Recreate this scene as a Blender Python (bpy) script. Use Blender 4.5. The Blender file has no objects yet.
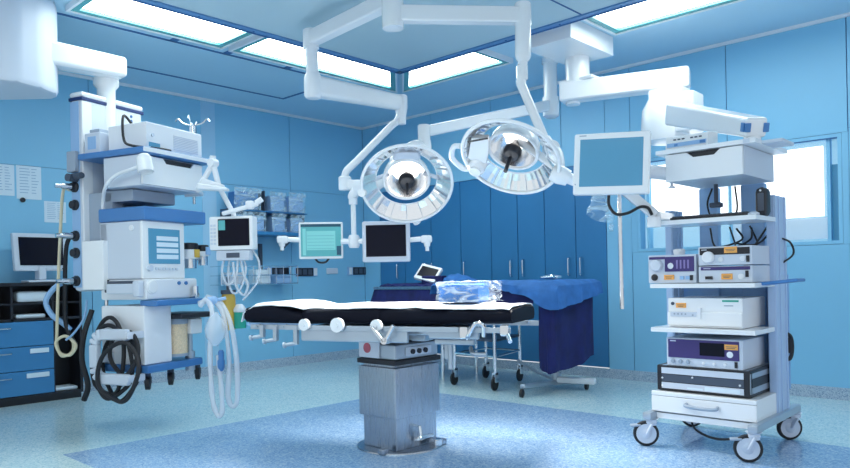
import bpy, bmesh, math, random
from math import sin, cos, pi, radians, sqrt, atan2
from mathutils import Vector as V, Matrix
random.seed(7)
S = bpy.context.scene
COL = S.collection

# ------------------------------------------------------------------ camera
FPX, CX, CY = 705.6, 425.0, 276.0
RHO, TH = radians(1.13), radians(43.1)
FW = V((-sin(TH), cos(TH), 0)); RT = V((cos(TH), sin(TH), 0)); ZZ = V((0, 0, 1))
RP = RT*cos(RHO) - ZZ*sin(RHO); UP = ZZ*cos(RHO) + RT*sin(RHO)
CAM = V((6.933, -6.25, 1.034))
cam_d = bpy.data.cameras.new('camera'); cam = bpy.data.objects.new('camera', cam_d); COL.objects.link(cam)
cam_d.sensor_width = 36; cam_d.lens = FPX/850*36; cam_d.shift_y = (CY-234)/850; cam_d.clip_start = .05
Mx = Matrix((RP, UP, -FW)).transposed().to_4x4(); Mx.translation = CAM
cam.matrix_world = Mx
S.camera = cam

def ray(px, py): return FW + RP*((px-CX)/FPX) + UP*((CY-py)/FPX)
def at(px, py, d): return CAM + ray(px, py)*d          # point of the room at a known distance

# ------------------------------------------------------------------ materials
def new_mat(name):
    m = bpy.data.materials.new(name); m.use_nodes = True
    return m, m.node_tree.nodes, m.node_tree.links, m.node_tree.nodes['Principled BSDF']
def mat(name, col, rough=.4, metal=0, noise=0, scale=30, coat=0, alpha=1, trans=0, emit=0, aniso=0, bump=0):
    m, n, l, p = new_mat(name)
    c = tuple(col)+(1,)
    p.inputs['Base Color'].default_value = c; p.inputs['Roughness'].default_value = rough
    p.inputs['Metallic'].default_value = metal; p.inputs['Coat Weight'].default_value = coat
    p.inputs['Alpha'].default_value = alpha; p.inputs['Transmission Weight'].default_value = trans
    if emit:
        p.inputs['Emission Color'].default_value = c; p.inputs['Emission Strength'].default_value = emit
    if noise or bump:
        t = n.new('ShaderNodeTexCoord'); z = n.new('ShaderNodeTexNoise'); z.inputs['Scale'].default_value = scale; z.inputs['Detail'].default_value = 3
        l.new(t.outputs['Object'], z.inputs['Vector'])
        if noise:
            r = n.new('ShaderNodeValToRGB')
            r.color_ramp.elements[0].color = tuple(max(0, x*(1-noise)) for x in col)+(1,)
            r.color_ramp.elements[1].color = tuple(min(1, x*(1+noise)) for x in col)+(1,)
            r.color_ramp.elements[0].position = .3; r.color_ramp.elements[1].position = .7
            l.new(z.outputs['Fac'], r.inputs['Fac']); l.new(r.outputs['Color'], p.inputs['Base Color'])
        if bump:
            b = n.new('ShaderNodeBump'); b.inputs['Strength'].default_value = bump; b.inputs['Distance'].default_value = .01
            l.new(z.outputs['Fac'], b.inputs['Height']); l.new(b.outputs['Normal'], p.inputs['Normal'])
    return m
def speckle(name, c0, c1, c2, rough, scale=110):
    m, n, l, p = new_mat(name)
    t = n.new('ShaderNodeTexCoord'); z = n.new('ShaderNodeTexVoronoi'); z.inputs['Scale'].default_value = scale
    l.new(t.outputs['Object'], z.inputs['Vector'])
    s = n.new('ShaderNodeSeparateColor'); l.new(z.outputs['Color'], s.inputs['Color'])
    r = n.new('ShaderNodeValToRGB'); r.color_ramp.interpolation = 'CONSTANT'
    e = r.color_ramp.elements
    e[0].color = tuple(c1)+(1,); e[0].position = 0; e[1].position = .22; e[1].color = tuple(c0)+(1,)
    x = e.new(.78); x.color = tuple(c2)+(1,)
    l.new(s.outputs['Red'], r.inputs['Fac'])
    w = n.new('ShaderNodeTexNoise'); w.inputs['Scale'].default_value = 1.3; l.new(t.outputs['Object'], w.inputs['Vector'])
    mr = n.new('ShaderNodeMapRange'); mr.inputs['To Min'].default_value = rough-.06; mr.inputs['To Max'].default_value = rough+.1
    l.new(w.outputs['Fac'], mr.inputs['Value']); l.new(mr.outputs['Result'], p.inputs['Roughness'])
    l.new(r.outputs['Color'], p.inputs['Base Color'])
    return m
def brushed(name, col, rough=.3):
    m, n, l, p = new_mat(name)
    p.inputs['Metallic'].default_value = 1; p.inputs['Base Color'].default_value = tuple(col)+(1,)
    t = n.new('ShaderNodeTexCoord'); mp = n.new('ShaderNodeMapping'); mp.inputs['Scale'].default_value = (150, 150, 2)
    z = n.new('ShaderNodeTexNoise'); z.inputs['Scale'].default_value = 3
    l.new(t.outputs['Object'], mp.inputs['Vector']); l.new(mp.outputs['Vector'], z.inputs['Vector'])
    mr = n.new('ShaderNodeMapRange'); mr.inputs['To Min'].default_value = rough-.07; mr.inputs['To Max'].default_value = rough+.12
    l.new(z.outputs['Fac'], mr.inputs['Value']); l.new(mr.outputs['Result'], p.inputs['Roughness'])
    return m
def glassy(name, col, alpha):
    m, n, l, p = new_mat(name)
    p.inputs['Base Color'].default_value = tuple(col)+(1,); p.inputs['Roughness'].default_value = .08
    p.inputs['Alpha'].default_value = alpha; p.inputs['Specular IOR Level'].default_value = .8
    return m
def film(name, col, lo, hi, scale=14):
    m, n, l, p = new_mat(name)
    p.inputs['Base Color'].default_value = tuple(col)+(1,); p.inputs['Roughness'].default_value = .12
    t = n.new('ShaderNodeTexCoord'); mp = n.new('ShaderNodeMapping'); mp.inputs['Scale'].default_value = (1, 1, 3)
    z = n.new('ShaderNodeTexNoise'); z.inputs['Scale'].default_value = scale; z.inputs['Distortion'].default_value = 1.5
    l.new(t.outputs['Object'], mp.inputs['Vector']); l.new(mp.outputs['Vector'], z.inputs['Vector'])
    mr = n.new('ShaderNodeMapRange'); mr.inputs['From Min'].default_value = .42; mr.inputs['From Max'].default_value = .72
    mr.inputs['To Min'].default_value = lo; mr.inputs['To Max'].default_value = hi
    l.new(z.outputs['Fac'], mr.inputs['Value']); l.new(mr.outputs['Result'], p.inputs['Alpha'])
    b = n.new('ShaderNodeBump'); b.inputs['Strength'].default_value = .6; b.inputs['Distance'].default_value = .02
    l.new(z.outputs['Fac'], b.inputs['Height']); l.new(b.outputs['Normal'], p.inputs['Normal'])
    return m
def light_mat(name, col, s):
    m, n, l, p = new_mat(name); n.remove(p)
    e = n.new('ShaderNodeEmission'); e.inputs['Color'].default_value = tuple(col)+(1,); e.inputs['Strength'].default_value = s
    l.new(e.outputs['Emission'], n['Material Output'].inputs['Surface'])
    return m

WALL = mat('wall_panel_blue', (.24, .555, .79), .45, noise=.03, scale=.7)
SEAM = mat('seam_dark_blue', (.03, .12, .32), .6)  # dark blue of joints, backing, cupboard bodies and small holes
CEIL = mat('ceiling_blue_grey', (.47, .70, .86), .6)
CEILTRK = mat('ceiling_track', (.03, .13, .34), .5)
PLEN = mat('plenum_panel', (.47, .62, .70), .5)
PLENFR = mat('plenum_frame', (.10, .25, .50), .4)
FLOOR = speckle('floor_vinyl_light', (.54, .73, .77), (.40, .60, .69), (.68, .82, .84), .17)
FLOORD = speckle('floor_vinyl_blue', (.30, .46, .68), (.19, .34, .58), (.44, .58, .74), .17)
BASEM = speckle('base_speckle', (.40, .50, .62), (.24, .34, .48), (.54, .62, .70), .4, 160)
CAB = mat('cupboard_blue', (.036, .20, .43), .38, noise=.05, scale=2)
DRAW = mat('drawer_blue', (.045, .22, .47), .35)
WHITE = mat('white_plastic', (.79, .82, .87), .32)
WHITE2 = mat('white_enamel', (.85, .87, .90), .25, coat=.3)
LGREY = mat('light_grey_plastic', (.60, .66, .76), .4)
MGREY = mat('mid_grey', (.33, .40, .50), .4)
DGREY = mat('dark_grey', (.06, .08, .12), .45)
BLACK = mat('black_plastic', (.010, .012, .020), .4)
BLKRUB = mat('black_rubber', (.012, .013, .018), .6)
MATT = mat('black_vinyl', (.005, .006, .014), .6); MATT.node_tree.nodes['Principled BSDF'].inputs['Specular IOR Level'].default_value = .12
BLUE = mat('accent_blue', (.055, .20, .48), .35)
PALEB = mat('pale_blue_plastic', (.30, .50, .78), .4)
ALU = mat('blue_anodised_aluminium', (.42, .56, .78), .35)
CHROME = mat('chrome', (.75, .78, .82), .14, metal=1)
STEEL = brushed('brushed_steel', (.40, .45, .52), .26)
STEELD = mat('painted_steel', (.45, .52, .60), .35, metal=.6)
REFL = mat('lamp_reflector', (.97, .98, 1), .17, metal=1)
STRIPW = mat('wall_strip_pale', (.36, .62, .84), .45)
PURPLE = mat('purple_fascia', (.045, .03, .16), .35)
ORANGE = mat('orange_sticker', (.9, .42, .10), .6)
NAVY = mat('navy_cloth', (.006, .010, .095), .8, noise=.3, scale=9, bump=.3)
DRAPE = mat('blue_cloth', (.03, .155, .44), .75, noise=.15, scale=12, bump=.4)
SHEET = mat('white_sheet', (.88, .91, .95), .8, bump=.2, scale=15)
PAPER = mat('paper', (.70, .82, .92), .8)
PAPERINK = mat('paper_print', (.30, .48, .66), .8)
YELL = mat('yellow_plastic', (.70, .46, .08), .4)
BEIGE = mat('beige_granules', (.85, .64, .40), .6, noise=.15, scale=120)
CREAM = mat('cream_hose', (.72, .64, .46), .5)
GREEN = mat('green_plastic', (.02, .38, .28), .4)
TEAL = mat('troffer_edge_teal', (.10, .36, .38), .2)
HOSE = glassy('clear_hose', (.80, .85, .93), .55)
CLEAR = glassy('clear_plastic', (.80, .88, .97), .35)
FILM = film('crinkled_film', (.85, .92, 1), .05, .85, 9)
BAGFILM = film('clear_bag', (.62, .82, .95), .1, .7, 5)
GLASS = glassy('window_glass', (.75, .88, .97), .12)
SCRBLK = mat('screen_off', (.004, .005, .014), .25); SCRBLK.node_tree.nodes['Principled BSDF'].inputs['Specular IOR Level'].default_value = .15
SCRBLUE = mat('screen_blue', (.06, .22, .36), .18, emit=.35)
SCRTEAL = mat('screen_teal', (.10, .42, .45), .3, emit=.08)
SCRTEAL2 = mat('screen_teal_light', (.22, .60, .60), .3, emit=.12)
SCRDARK = mat('screen_bar_dark', (.01, .07, .12), .3, emit=.2)
TROFF = light_mat('troffer_light', (.90, 1, .98), 9)
BLIND = light_mat('backlit_blind', (.90, .96, 1), 2.0)
SKYP = light_mat('window_daylight', (.34, .68, .95), .9)
BULB = light_mat('lamp_bulb', (1, .98, .95), 5)

# ------------------------------------------------------------------ helpers
class Fr:
    """a local frame: an origin on the floor and a turn about z"""
    def __init__(s, o, rz=0): s.o = V(o); s.rz = rz; s.m = Matrix.Rotation(rz, 3, 'Z'); s.mi = s.m.transposed()
    def L(s, w): return s.mi @ (V(w)-s.o)
    def _pl(s, px, py, ax, c):
        o = s.L(CAM); d = s.mi @ ray(px, py); t = (c-o[ax])/d[ax]; return o+d*t
    def X(s, px, py, c): return s._pl(px, py, 0, c)
    def Y(s, px, py, c): return s._pl(px, py, 1, c)
    def Zp(s, px, py, c): return s._pl(px, py, 2, c-s.o.z)
    def at(s, px, py, d): return s.L(at(px, py, d))
WF = Fr((0, 0, 0))

def tag(o, label=None, cat=None, group=None, kind=None):
    if label: o['label'] = label
    if cat: o['category'] = cat
    if group: o['group'] = group
    if kind: o['kind'] = kind
    return o
def thing(name, label, cat, fr=WF, loc=None, group=None):
    o = bpy.data.objects.new(name, None); COL.objects.link(o); o.empty_display_size = .1
    o.location = loc if loc is not None else fr.o; o.rotation_euler = (0, 0, fr.rz)
    return tag(o, label, cat, group)

def spline(pts, n=6):
    P = [V(p) for p in pts]
    if len(P) < 3: return P
    out = []
    for i in range(len(P)-1):
        p0 = P[i-1] if i else P[0]*2-P[1]; p1 = P[i]; p2 = P[i+1]; p3 = P[i+2] if i+2 < len(P) else P[-1]*2-P[-2]
        for k in range(n):
            t = k/n
            out.append(.5*((2*p1)+(p2-p0)*t+(2*p0-5*p1+4*p2-p3)*t*t+(3*p1-p0-3*p2+p3)*t**3))
    out.append(P[-1]); return out
def axm(d):
    d = V(d).normalized(); return d.to_track_quat('Z', 'Y').to_matrix().to_4x4()

class B:
    def __init__(s): s.bm = bmesh.new(); s.mats = []; s.cur = 0
    def use(s, m):
        if m not in s.mats: s.mats.append(m)
        s.cur = s.mats.index(m); return s
    def _fin(s, faces):
        for f in faces: f.material_index = s.cur
    def box(s, c, d, bev=0, rot=None, seg=2):
        t = bmesh.new(); bmesh.ops.create_cube(t, size=1, matrix=Matrix.Diagonal((d[0], d[1], d[2], 1)))
        if bev: bmesh.ops.bevel(t, geom=list(t.edges), offset=min(bev, min(abs(x) for x in d)*.45), segments=seg, profile=.5, affect='EDGES')
        M = Matrix.Translation(V(c))
        if rot is not None: M = M @ (Matrix.Rotation(rot, 4, 'Z') if isinstance(rot, (int, float)) else rot.to_4x4())
        return s._add(t, M)
    def bb(s, a, b, bev=0):
        a, b = V(a), V(b); d = b-a
        return s.box((a+b)/2, (abs(d.x), abs(d.y), abs(d.z)), bev)
    def beam(s, p, q, w, h, bev=.01, w2=None, up=(0, 0, 1), h2=None):
        """a rectangular bar from p to q, w wide and h high, tapering to w2, h2"""
        p, q = V(p), V(q); d = (q-p); L = d.length; z = d.normalized()
        x = z.cross(V(up)); x = x.normalized() if x.length > 1e-4 else V((1, 0, 0)); y = x.cross(z)
        t = bmesh.new(); w2 = w2 or w; h2 = h2 or h; vs = []
        for (ww, hh, zz) in ((w, h, 0), (w2, h2, L)):
            for sx, sy in ((-1, -1), (1, -1), (1, 1), (-1, 1)): vs.append(t.verts.new((sx*ww/2, sy*hh/2, zz)))
        for f in ((0, 3, 2, 1), (4, 5, 6, 7), (0, 1, 5, 4), (1, 2, 6, 5), (2, 3, 7, 6), (3, 0, 4, 7)): t.faces.new([vs[i] for i in f])
        if bev: bmesh.ops.bevel(t, geom=list(t.edges), offset=min(bev, min(w, h, w2, h2, L)*.45), segments=3, profile=.5, affect='EDGES')
        M = Matrix((x, y, z)).transposed().to_4x4(); M.translation = p
        return s._add(t, M)
    def _add(s, t, M=None):
        if M is not None: bmesh.ops.transform(t, matrix=M, verts=t.verts)
        bmesh.ops.recalc_face_normals(t, faces=t.faces)
        mp = {v: s.bm.verts.new(v.co) for v in t.verts}
        for f in t.faces:
            try: s.bm.faces.new([mp[v] for v in f.verts]).material_index = s.cur
            except ValueError: pass
        t.free(); return s
    def cyl(s, p, q, r, r2=None, seg=20, caps=True):
        return s.lathe([(r, 0), (r if r2 is None else r2, 1)], p, q, seg, caps)
    def lathe(s, prof, p, q=None, seg=24, caps=True, d=None):
        """prof of (radius, fraction) along p-q, or (radius, metres) along d"""
        p = V(p)
        if q is not None: d = V(q)-p; L = d.length
        else: d = V(d); L = 1
        t = bmesh.new(); rings = []
        for r, h in prof:
            if r < 1e-6: rings.append([t.verts.new((0, 0, h*L))])
            else: rings.append([t.verts.new((r*cos(2*pi*k/seg), r*sin(2*pi*k/seg), h*L)) for k in range(seg)])
        for a, b in zip(rings, rings[1:]):
            for k in range(seg):
                k2 = (k+1) % seg
                f = [a[k % len(a)], a[k2 % len(a)], b[k2 % len(b)], b[k % len(b)]]
                u = []
                for v in f:
                    if v not in u: u.append(v)
                if len(u) > 2: t.faces.new(u)
        if caps:
            if len(rings[0]) > 2: t.faces.new(rings[0][::-1])
            if len(rings[-1]) > 2: t.faces.new(rings[-1])
        M = axm(d); M.translation = p
        return s._add(t, M)
    def ball(s, c, r, sc=(1, 1, 1)):
        t = bmesh.new(); bmesh.ops.create_uvsphere(t, u_segments=16, v_segments=10, radius=r)
        return s._add(t, Matrix.Translation(V(c)) @ Matrix.Diagonal((*sc, 1)))
    def tube(s, pts, r, seg=8, n=5, ends=True, rf=None, closed=False):
        P = spline(pts, n) if n else [V(p) for p in pts]
        t = bmesh.new(); rings = []
        d0 = (P[1]-P[0]).normalized(); x = d0.orthogonal().normalized()
        for i, p in enumerate(P):
            d = (P[min(i+1, len(P)-1)]-P[max(i-1, 0)]).normalized()
            x = (x-d*x.dot(d)).normalized(); y = d.cross(x)
            rr = r if rf is None else r*rf(i/(len(P)-1))
            rings.append([t.verts.new(p+(x*cos(2*pi*k/seg)+y*sin(2*pi*k/seg))*rr) for k in range(seg)])
        for a, b in zip(rings, rings[1:]):
            for k in range(seg): t.faces.new([a[k], a[(k+1) % seg], b[(k+1) % seg], b[k]])
        if ends: t.faces.new(rings[0][::-1]); t.faces.new(rings[-1])
        return s._add(t)
    def torus(s, c, d, R, r, seg=40, rs=8, sc=None):
        M = axm(d); t = bmesh.new(); rings = []
        for i in range(seg):
            a = 2*pi*i/seg
            rings.append([t.verts.new(((R+r*cos(2*pi*k/rs))*cos(a), (R+r*cos(2*pi*k/rs))*sin(a), r*sin(2*pi*k/rs))) for k in range(rs)])
        for i in range(seg):
            a, b = rings[i], rings[(i+1) % seg]
            for k in range(rs): t.faces.new([a[k], b[k], b[(k+1) % rs], a[(k+1) % rs]])
        M.translation = V(c); return s._add(t, M)
    def poly(s, pts, d, bev=0):
        """a slab: the outline pts pushed along d"""
        t = bmesh.new(); a = [t.verts.new(V(p)) for p in pts]; b = [t.verts.new(V(p)+V(d)) for p in pts]; n = len(a)
        t.faces.new(a); t.faces.new(b[::-1])
        for i in range(n): t.faces.new([a[i], b[i], b[(i+1) % n], a[(i+1) % n]])
        bmesh.ops.recalc_face_normals(t, faces=t.faces)
        if bev: bmesh.ops.bevel(t, geom=list(t.edges), offset=bev, segments=2, profile=.5, affect='EDGES')
        return s._add(t)
    def grid(s, fn, nu, nv, thick=.004):
        """a cloth: fn(u, v) -> point, given a thickness"""
        t = bmesh.new(); g = [[t.verts.new(V(fn(i/nu, j/nv))) for j in range(nv+1)] for i in range(nu+1)]
        for i in range(nu):
            for j in range(nv): t.faces.new([g[i][j], g[i+1][j], g[i+1][j+1], g[i][j+1]])
        bmesh.ops.recalc_face_normals(t, faces=t.faces)
        bmesh.ops.solidify(t, geom=list(t.faces), thickness=thick)
        return s._add(t)
    def go(s, name, m=None, parent=None, loc=None, sharp=40):
        me = bpy.data.meshes.new(name); s.bm.to_mesh(me); s.bm.free()
        for x in (s.mats or [m]): me.materials.append(x)
        me.shade_smooth(); me.set_sharp_from_angle(angle=radians(sharp))
        o = bpy.data.objects.new(name, me); COL.objects.link(o)
        wn = o.modifiers.new('even_shading', 'WEIGHTED_NORMAL'); wn.keep_sharp = True; wn.weight = 80
        if parent is not None: o.parent = parent
        return o
def struct(o, label=None):
    o['kind'] = 'structure'
    if label: o['label'] = label
    return o
def orphan(o, label, cat, group=None):
    """a one-mesh thing: move its origin to the base of its own mesh"""
    vs = [v.co for v in o.data.vertices]
    c = V((sum(v.x for v in vs)/len(vs), sum(v.y for v in vs)/len(vs), min(v.z for v in vs)))
    o.data.transform(Matrix.Translation(-c)); o.location = c
    return tag(o, label, cat, group)
def n1(x, y=0, z=0):
    return (sin(x*3.1+y*1.7+z)+sin(x*7.3-y*4.1+2*z+1.3)*.5+sin(x*13.7+y*9.2+z*3)*.25)/1.75
def arc(c, r, a0, a1, n, u, v):
    return [V(c)+V(u)*r*cos(a0+(a1-a0)*i/n)+V(v)*r*sin(a0+(a1-a0)*i/n) for i in range(n+1)]
def copy_tree(o, parent=None):
    c = o.copy(); COL.objects.link(c); c.parent = parent
    for ch in list(o.children): copy_tree(ch, c)
    return c

# ================================================================== THE ROOM
XR, YN, H = 7.6, -6.9, 3.0
b = B(); b.use(FLOOR).bb((0, YN, -.08), (XR, 0, 0)); struct(b.go('floor'), 'speckled pale blue vinyl floor')
b = B(); b.bb((2.42, -4.65, -.02), (XR-.02, -1.64, .0015)); struct(b.go('trim_1', FLOORD), 'darker blue speckled rectangle let into the floor')
b = B(); b.bb((-.15, YN, H), (XR, .15, H+.1)); struct(b.go('ceiling', CEIL), 'pale blue grey ceiling')
# wall panels with open joints over a dark backing
def panels(b, us, zs, place, gap=.007):
    for u0, u1 in zip(us, us[1:]):
        for z0, z1 in zip(zs, zs[1:]):
            place(b, u0+gap/2, u1-gap/2, z0+gap/4, z1-gap/4)
b = B(); b.use(SEAM).bb((-.12, YN, 0), (-.012, .12, H)); b.use(WALL)
panels(b, [YN, -5.8, -4.65, -3.5, -2.325, -1.17, -.0], [.0, 2.095, H], lambda b, u0, u1, z0, z1: b.bb((-.02, u0, z0), (0, u1, z1)))
b.use(STRIPW).bb((0, -2.33, .1), (.004, -2.16, H)); struct(b.go('wall_left'), 'left wall of blue panels')
X0, X1, ZT = .299, 3.525, 2.12           # the cupboards built into the wall
WX0, WX1, WZ0, WZ1 = 3.875, 5.53, 1.25, 2.06
b = B(); b.use(WALL)
pl = lambda b, u0, u1, z0, z1: b.bb((u0, 0, z0), (u1, .02, z1))
panels(b, [0, X0], [0, ZT, H], pl)
panels(b, [X0, 1.23, 2.13, 3.03, X1], [ZT, H], pl)
panels(b, [X1, 3.79], [0, ZT, H], pl)
panels(b, [3.79, 4.69, 5.605], [0, WZ0-.03, ], pl)
panels(b, [3.79, 4.69, 5.605], [WZ1+.03, H], pl)
panels(b, [3.79, WX0-.03], [WZ0-.03, WZ1+.03], pl, 0); panels(b, [WX1+.03, 5.605], [WZ0-.03, WZ1+.03], pl, 0)
panels(b, [5.605, 6.5, XR], [0, ZT, H], pl)
b.use(SEAM)
for a in ((-.1, X0-.002, 0, H), (X0-.002, X1+.002, ZT+.002, H), (X1+.002, WX0-.03, 0, H), (WX0-.03, WX1+.03, 0, WZ0-.03), (WX0-.03, WX1+.03, WZ1+.03, H), (WX1+.03, XR, 0, H)):
    b.bb((a[0], .012, a[2]), (a[1], .12, a[3]))
struct(b.go('wall_right'), 'right wall of blue panels around built in cupboards and window')
b = B(); b.bb((0, YN, 0), (.012, 0, .1)); b.bb((0, YN, .1), (.006, 0, .103)); struct(b.go('baseboard_left', BASEM))
b = B(); b.bb((.012, -.012, 0), (XR, 0, .095)); struct(b.go('baseboard_right', BASEM))
b = B(); b.use(WHITE).box((.012, (YN)/2, H-.013), (.024, -YN, .026)); b.box((XR/2, -.012, H-.013), (XR, .024, .026)); struct(b.go('trim_2'), 'thin pale cornice line where walls meet ceiling')
# ceiling: dark tracks
b = B()
def strip(b, p, q, w=.028):
    p, q = V(p), V(q); d = (q-p); b.box(((p.x+q.x)/2, (p.y+q.y)/2, H-.002), (abs(d.x)+w, abs(d.y)+w, .006))
strip(b, (1.5, -6.8, 0), (1.5, -1.66, 0)); strip(b, (.57, -6.8, 0), (.57, -1.66, 0)); strip(b, (.57, -1.66, 0), (1.5, -1.66, 0))
for y in (-3.42, -2.93, -2.3): b.box((1.59, y, H-.002), (.2, .06, .006))
struct(b.go('trim_3', CEILTRK), 'dark recessed tracks across the ceiling')
# the laminar flow ceiling over the table
PX0, PX1, PY0, PY1, PZ = 2.385, 6.6, -4.75, -1.675, 2.9
b = B(); b.use(PLEN).bb((PX0+.02, PY0+.02, PZ+.012), (PX1-.02, PY1-.02, H))
b.use(PLENFR)
for x in (PX0, PX1): b.bb((x-.03, PY0-.03, PZ), (x+.03, PY1+.03, H))
for y in (PY0, PY1): b.bb((PX0-.03, y-.03, PZ), (PX1+.03, y+.03, H))
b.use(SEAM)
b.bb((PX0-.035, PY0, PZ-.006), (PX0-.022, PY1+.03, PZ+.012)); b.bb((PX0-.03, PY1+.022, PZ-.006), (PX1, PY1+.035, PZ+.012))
b.bb((4.28, PY0, PZ+.008), (4.292, PY1, PZ+.013))
for k in range(7):
    b.ball((PX0+.0, PY1-.2-.45*k, PZ-.001), .009, (1, 1, .5)); b.ball((PX0+.2+.5*k, PY1, PZ-.001), .009, (1, 1, .5))
b.use(STEELD).bb((PX0-.04, PY1-.0, PZ-.002), (PX0+.0, PY1+.04, H))
struct(b.go('trim_4'), 'flat air outlet panel with dark blue frame hanging under ceiling')
# lights let into the ceiling round the outlet
def troffer(pts, label):
    """pts: the outline, anticlockwise seen from below; the first edge is the outer one"""
    c = sum((V((p[0], p[1], 0)) for p in pts), V())/len(pts); c.z = H-.05
    t = thing('ceiling_light', label, 'ceiling light', Fr(c), group='light strips around the air outlet')
    P = [V((p[0], p[1], 0))-V((c.x, c.y, 0)) for p in pts]
    def inset(d):
        out = []; n = len(P)
        for k in range(n):
            a, b_, c_ = P[k-1], P[k], P[(k+1) % n]
            e1 = (b_-a).normalized(); e2 = (c_-b_).normalized()
            n1_ = V((-e1.y, e1.x, 0)); n2_ = V((-e2.y, e2.x, 0))
            if n1_.dot(sum(P, V())/n-a) < 0: n1_ = -n1_
            if n2_.dot(sum(P, V())/n-b_) < 0: n2_ = -n2_
            m_ = (n1_+n2_)/(1+n1_.dot(n2_)); out.append(b_+m_*d)
        return out
    def ringed(d0, d1, z0, z1, name, m):
        b = B(); A_, Bq = inset(d0), inset(d1); n = len(A_)
        for k in range(n):
            q = [A_[k], A_[(k+1) % n], Bq[(k+1) % n], Bq[k]]
            b.poly([V((p.x, p.y, z0)) for p in q], (0, 0, z1-z0))
        return b.go(name, m, t)
    ringed(-.018, 0, .006, .05, 'rim', WHITE); ringed(0, .05, .014, .05, 'frame', TEAL)
    b = B(); b.poly([V((p.x, p.y, .036)) for p in inset(.05)], (0, 0, .014)); b.go('diffuser', TROFF, t)
xo, xi, yo2, yi = 1.71, 2.36, -1.0, -1.65
troffer([(xo, -3.0), (xo, yo2-.06), (xi, yi-.06), (xi, -3.0)], 'mitred light strip along left of air outlet, ending at its corner')
troffer([(xo, -4.3), (xo, -3.10), (xi, -3.10), (xi, -4.3)], 'light strip left of air outlet, next to the white ceiling hub')
troffer([(xo+.06, yo2), (3.14, yo2), (3.14, yi), (xi+.06, yi)], 'short mitred light strip behind air outlet, beyond the jointed arm')
troffer([(4.19, yo2), (5.9, yo2), (5.9, yi), (4.19, yi)], 'long light strip behind the air outlet, right of the ceiling box')
troffer([(3.0, -5.45), (4.5, -5.45), (4.5, -4.82), (3.0, -4.82)], 'added unseen light strip in front of the air outlet, first half')  # added out of view to brighten the fronts of the equipment
troffer([(4.6, -5.45), (6.5, -5.45), (6.5, -4.82), (4.6, -4.82)], 'added unseen light strip in front of the air outlet, second half')  # second added strip, unseen, more fill light on the cart fronts
# ------------------------------------------------------------------ window
t = thing('window_1', 'wide window with white backlit blind', 'window', Fr((WX0, 0, WZ0))); t['kind'] = 'structure'
w, h = WX1-WX0, WZ1-WZ0
b = B()
for x in (0, w): b.bb((x-.028 if x == 0 else x, .0, -.028), (x if x == 0 else x+.028, .11, h+.028))
for z in (0, h): b.bb((0, 0, -.028 if z == 0 else z), (w, .11, 0 if z == 0 else z+.028))
b.bb((.06, .02, 0), (.085, .09, h)); b.bb((w-.085, .03, 0), (w-.06, .09, h)); b.bb((w*.49, .03, 0), (w*.49+.02, .09, h))
b.go('frame', WALL, t)
b = B(); b.bb((0, .004, h-.008), (w, .02, h)); b.go('frame_dark_line', SEAM, t)  # thin dark strip along the top edge of the window
b = B(); b.bb((0, .092, 0), (w, .098, h)); b.go('pane', GLASS, t)
b = B(); b.bb((.10, .04, .2), (w*.48, .05, h-.04)); b.bb((w*.5, .04, .2), (w-.11, .05, h-.05)); b.go('blind', BLIND, t)
b = B(); b.use(SKYP).bb((0, .112, 0), (w, .118, h)); b.use(PAPER).bb((w*.5, .05, .02), (w-.09, .06, .19)); b.use(SCRBLUE).bb((w-.075, .08, .0), (w-.02, .09, h*.75)); b.go('outdoor_panel', None, t)
# ------------------------------------------------------------------ cupboards
doors = [.299, .752, 1.2, 1.663, 2.106, 2.466, 2.81, 3.18, 3.525]
units = [(0, 1, [.64], 'narrow single door dark blue cupboard at the left end of the run'),
         (1, 3, [1.12, 1.228], 'two door dark blue cupboard behind the left surgical lamp'),
         (3, 4, [1.73], 'narrow single door dark blue cupboard between the two double cupboards'),
         (4, 6, [2.385, 2.545], 'two door dark blue cupboard below the right surgical lamp'),
         (6, 8, [3.106, 3.245], 'two door dark blue cupboard at the right end behind draped table')]
for i0, i1, hs, lab in units:
    x0, x1 = doors[i0], doors[i1]; f = Fr(((x0+x1)/2, 0, .1))
    t = thing('storage_cupboard', lab, 'cupboard', f, group='dark blue cupboards built into the wall')
    b = B(); b.bb((x0-f.o.x+.001, .022, 0), (x1-f.o.x-.001, .4, ZT-.1)); b.go('body', SEAM, t)
    for k in range(i0, i1):
        b = B(); b.bb((doors[k]-f.o.x+.004, -.001, .003), (doors[k+1]-f.o.x-.004, .02, ZT-.1-.004), .002); d = b.go('door', CAB, t)
        for hx in hs:
            if doors[k] < hx < doors[k+1]:
                hx -= f.o.x; b = B()
                b.tube([(hx, 0, .91), (hx, -.035, .915), (hx, -.04, .96), (hx, -.04, 1.05), (hx, -.035, 1.085), (hx, 0, 1.09)], .006, 6, 4); b.go('handle', CHROME, d)
# ================================================================== wall fittings, left wall
def outlet(px, py, label, n=3, plate='l'):
    p = WF.X(px, py, 0); f = Fr((0, p.y, p.z)); t = thing('wall_socket', label, 'socket', f, group='black socket strips above the table')
    b = B(); b.bb((0, -.17, -.055), (.012, .17, .055), .003); b.go('plate', PALEB, t)
    b = B(); b.bb((.012, -.16 if plate == 'l' else -.08, -.05), (.02, .1 if plate == 'l' else .16, .05), .004); fr = b.go('socket_block', BLACK, t)
    b = B()
    for k in range(n): b.bb((.02, -.14+.08*k+(0 if plate == 'l' else .08), -.034), (.0225, -.082+.08*k+(0 if plate == 'l' else .08), .034))
    b.go('socket_face', DGREY, t)
    b = B(); y = .135 if plate == 'l' else -.12; b.bb((.012, y-.025, -.045), (.02, y+.025, .045), .003); b.go('switch', WHITE, t)
outlet(277, 272, 'black socket strip left of the wall seam, under the bag shelf', 2, 'r')
outlet(306, 272, 'black socket strip directly under the teal screen')
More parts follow.
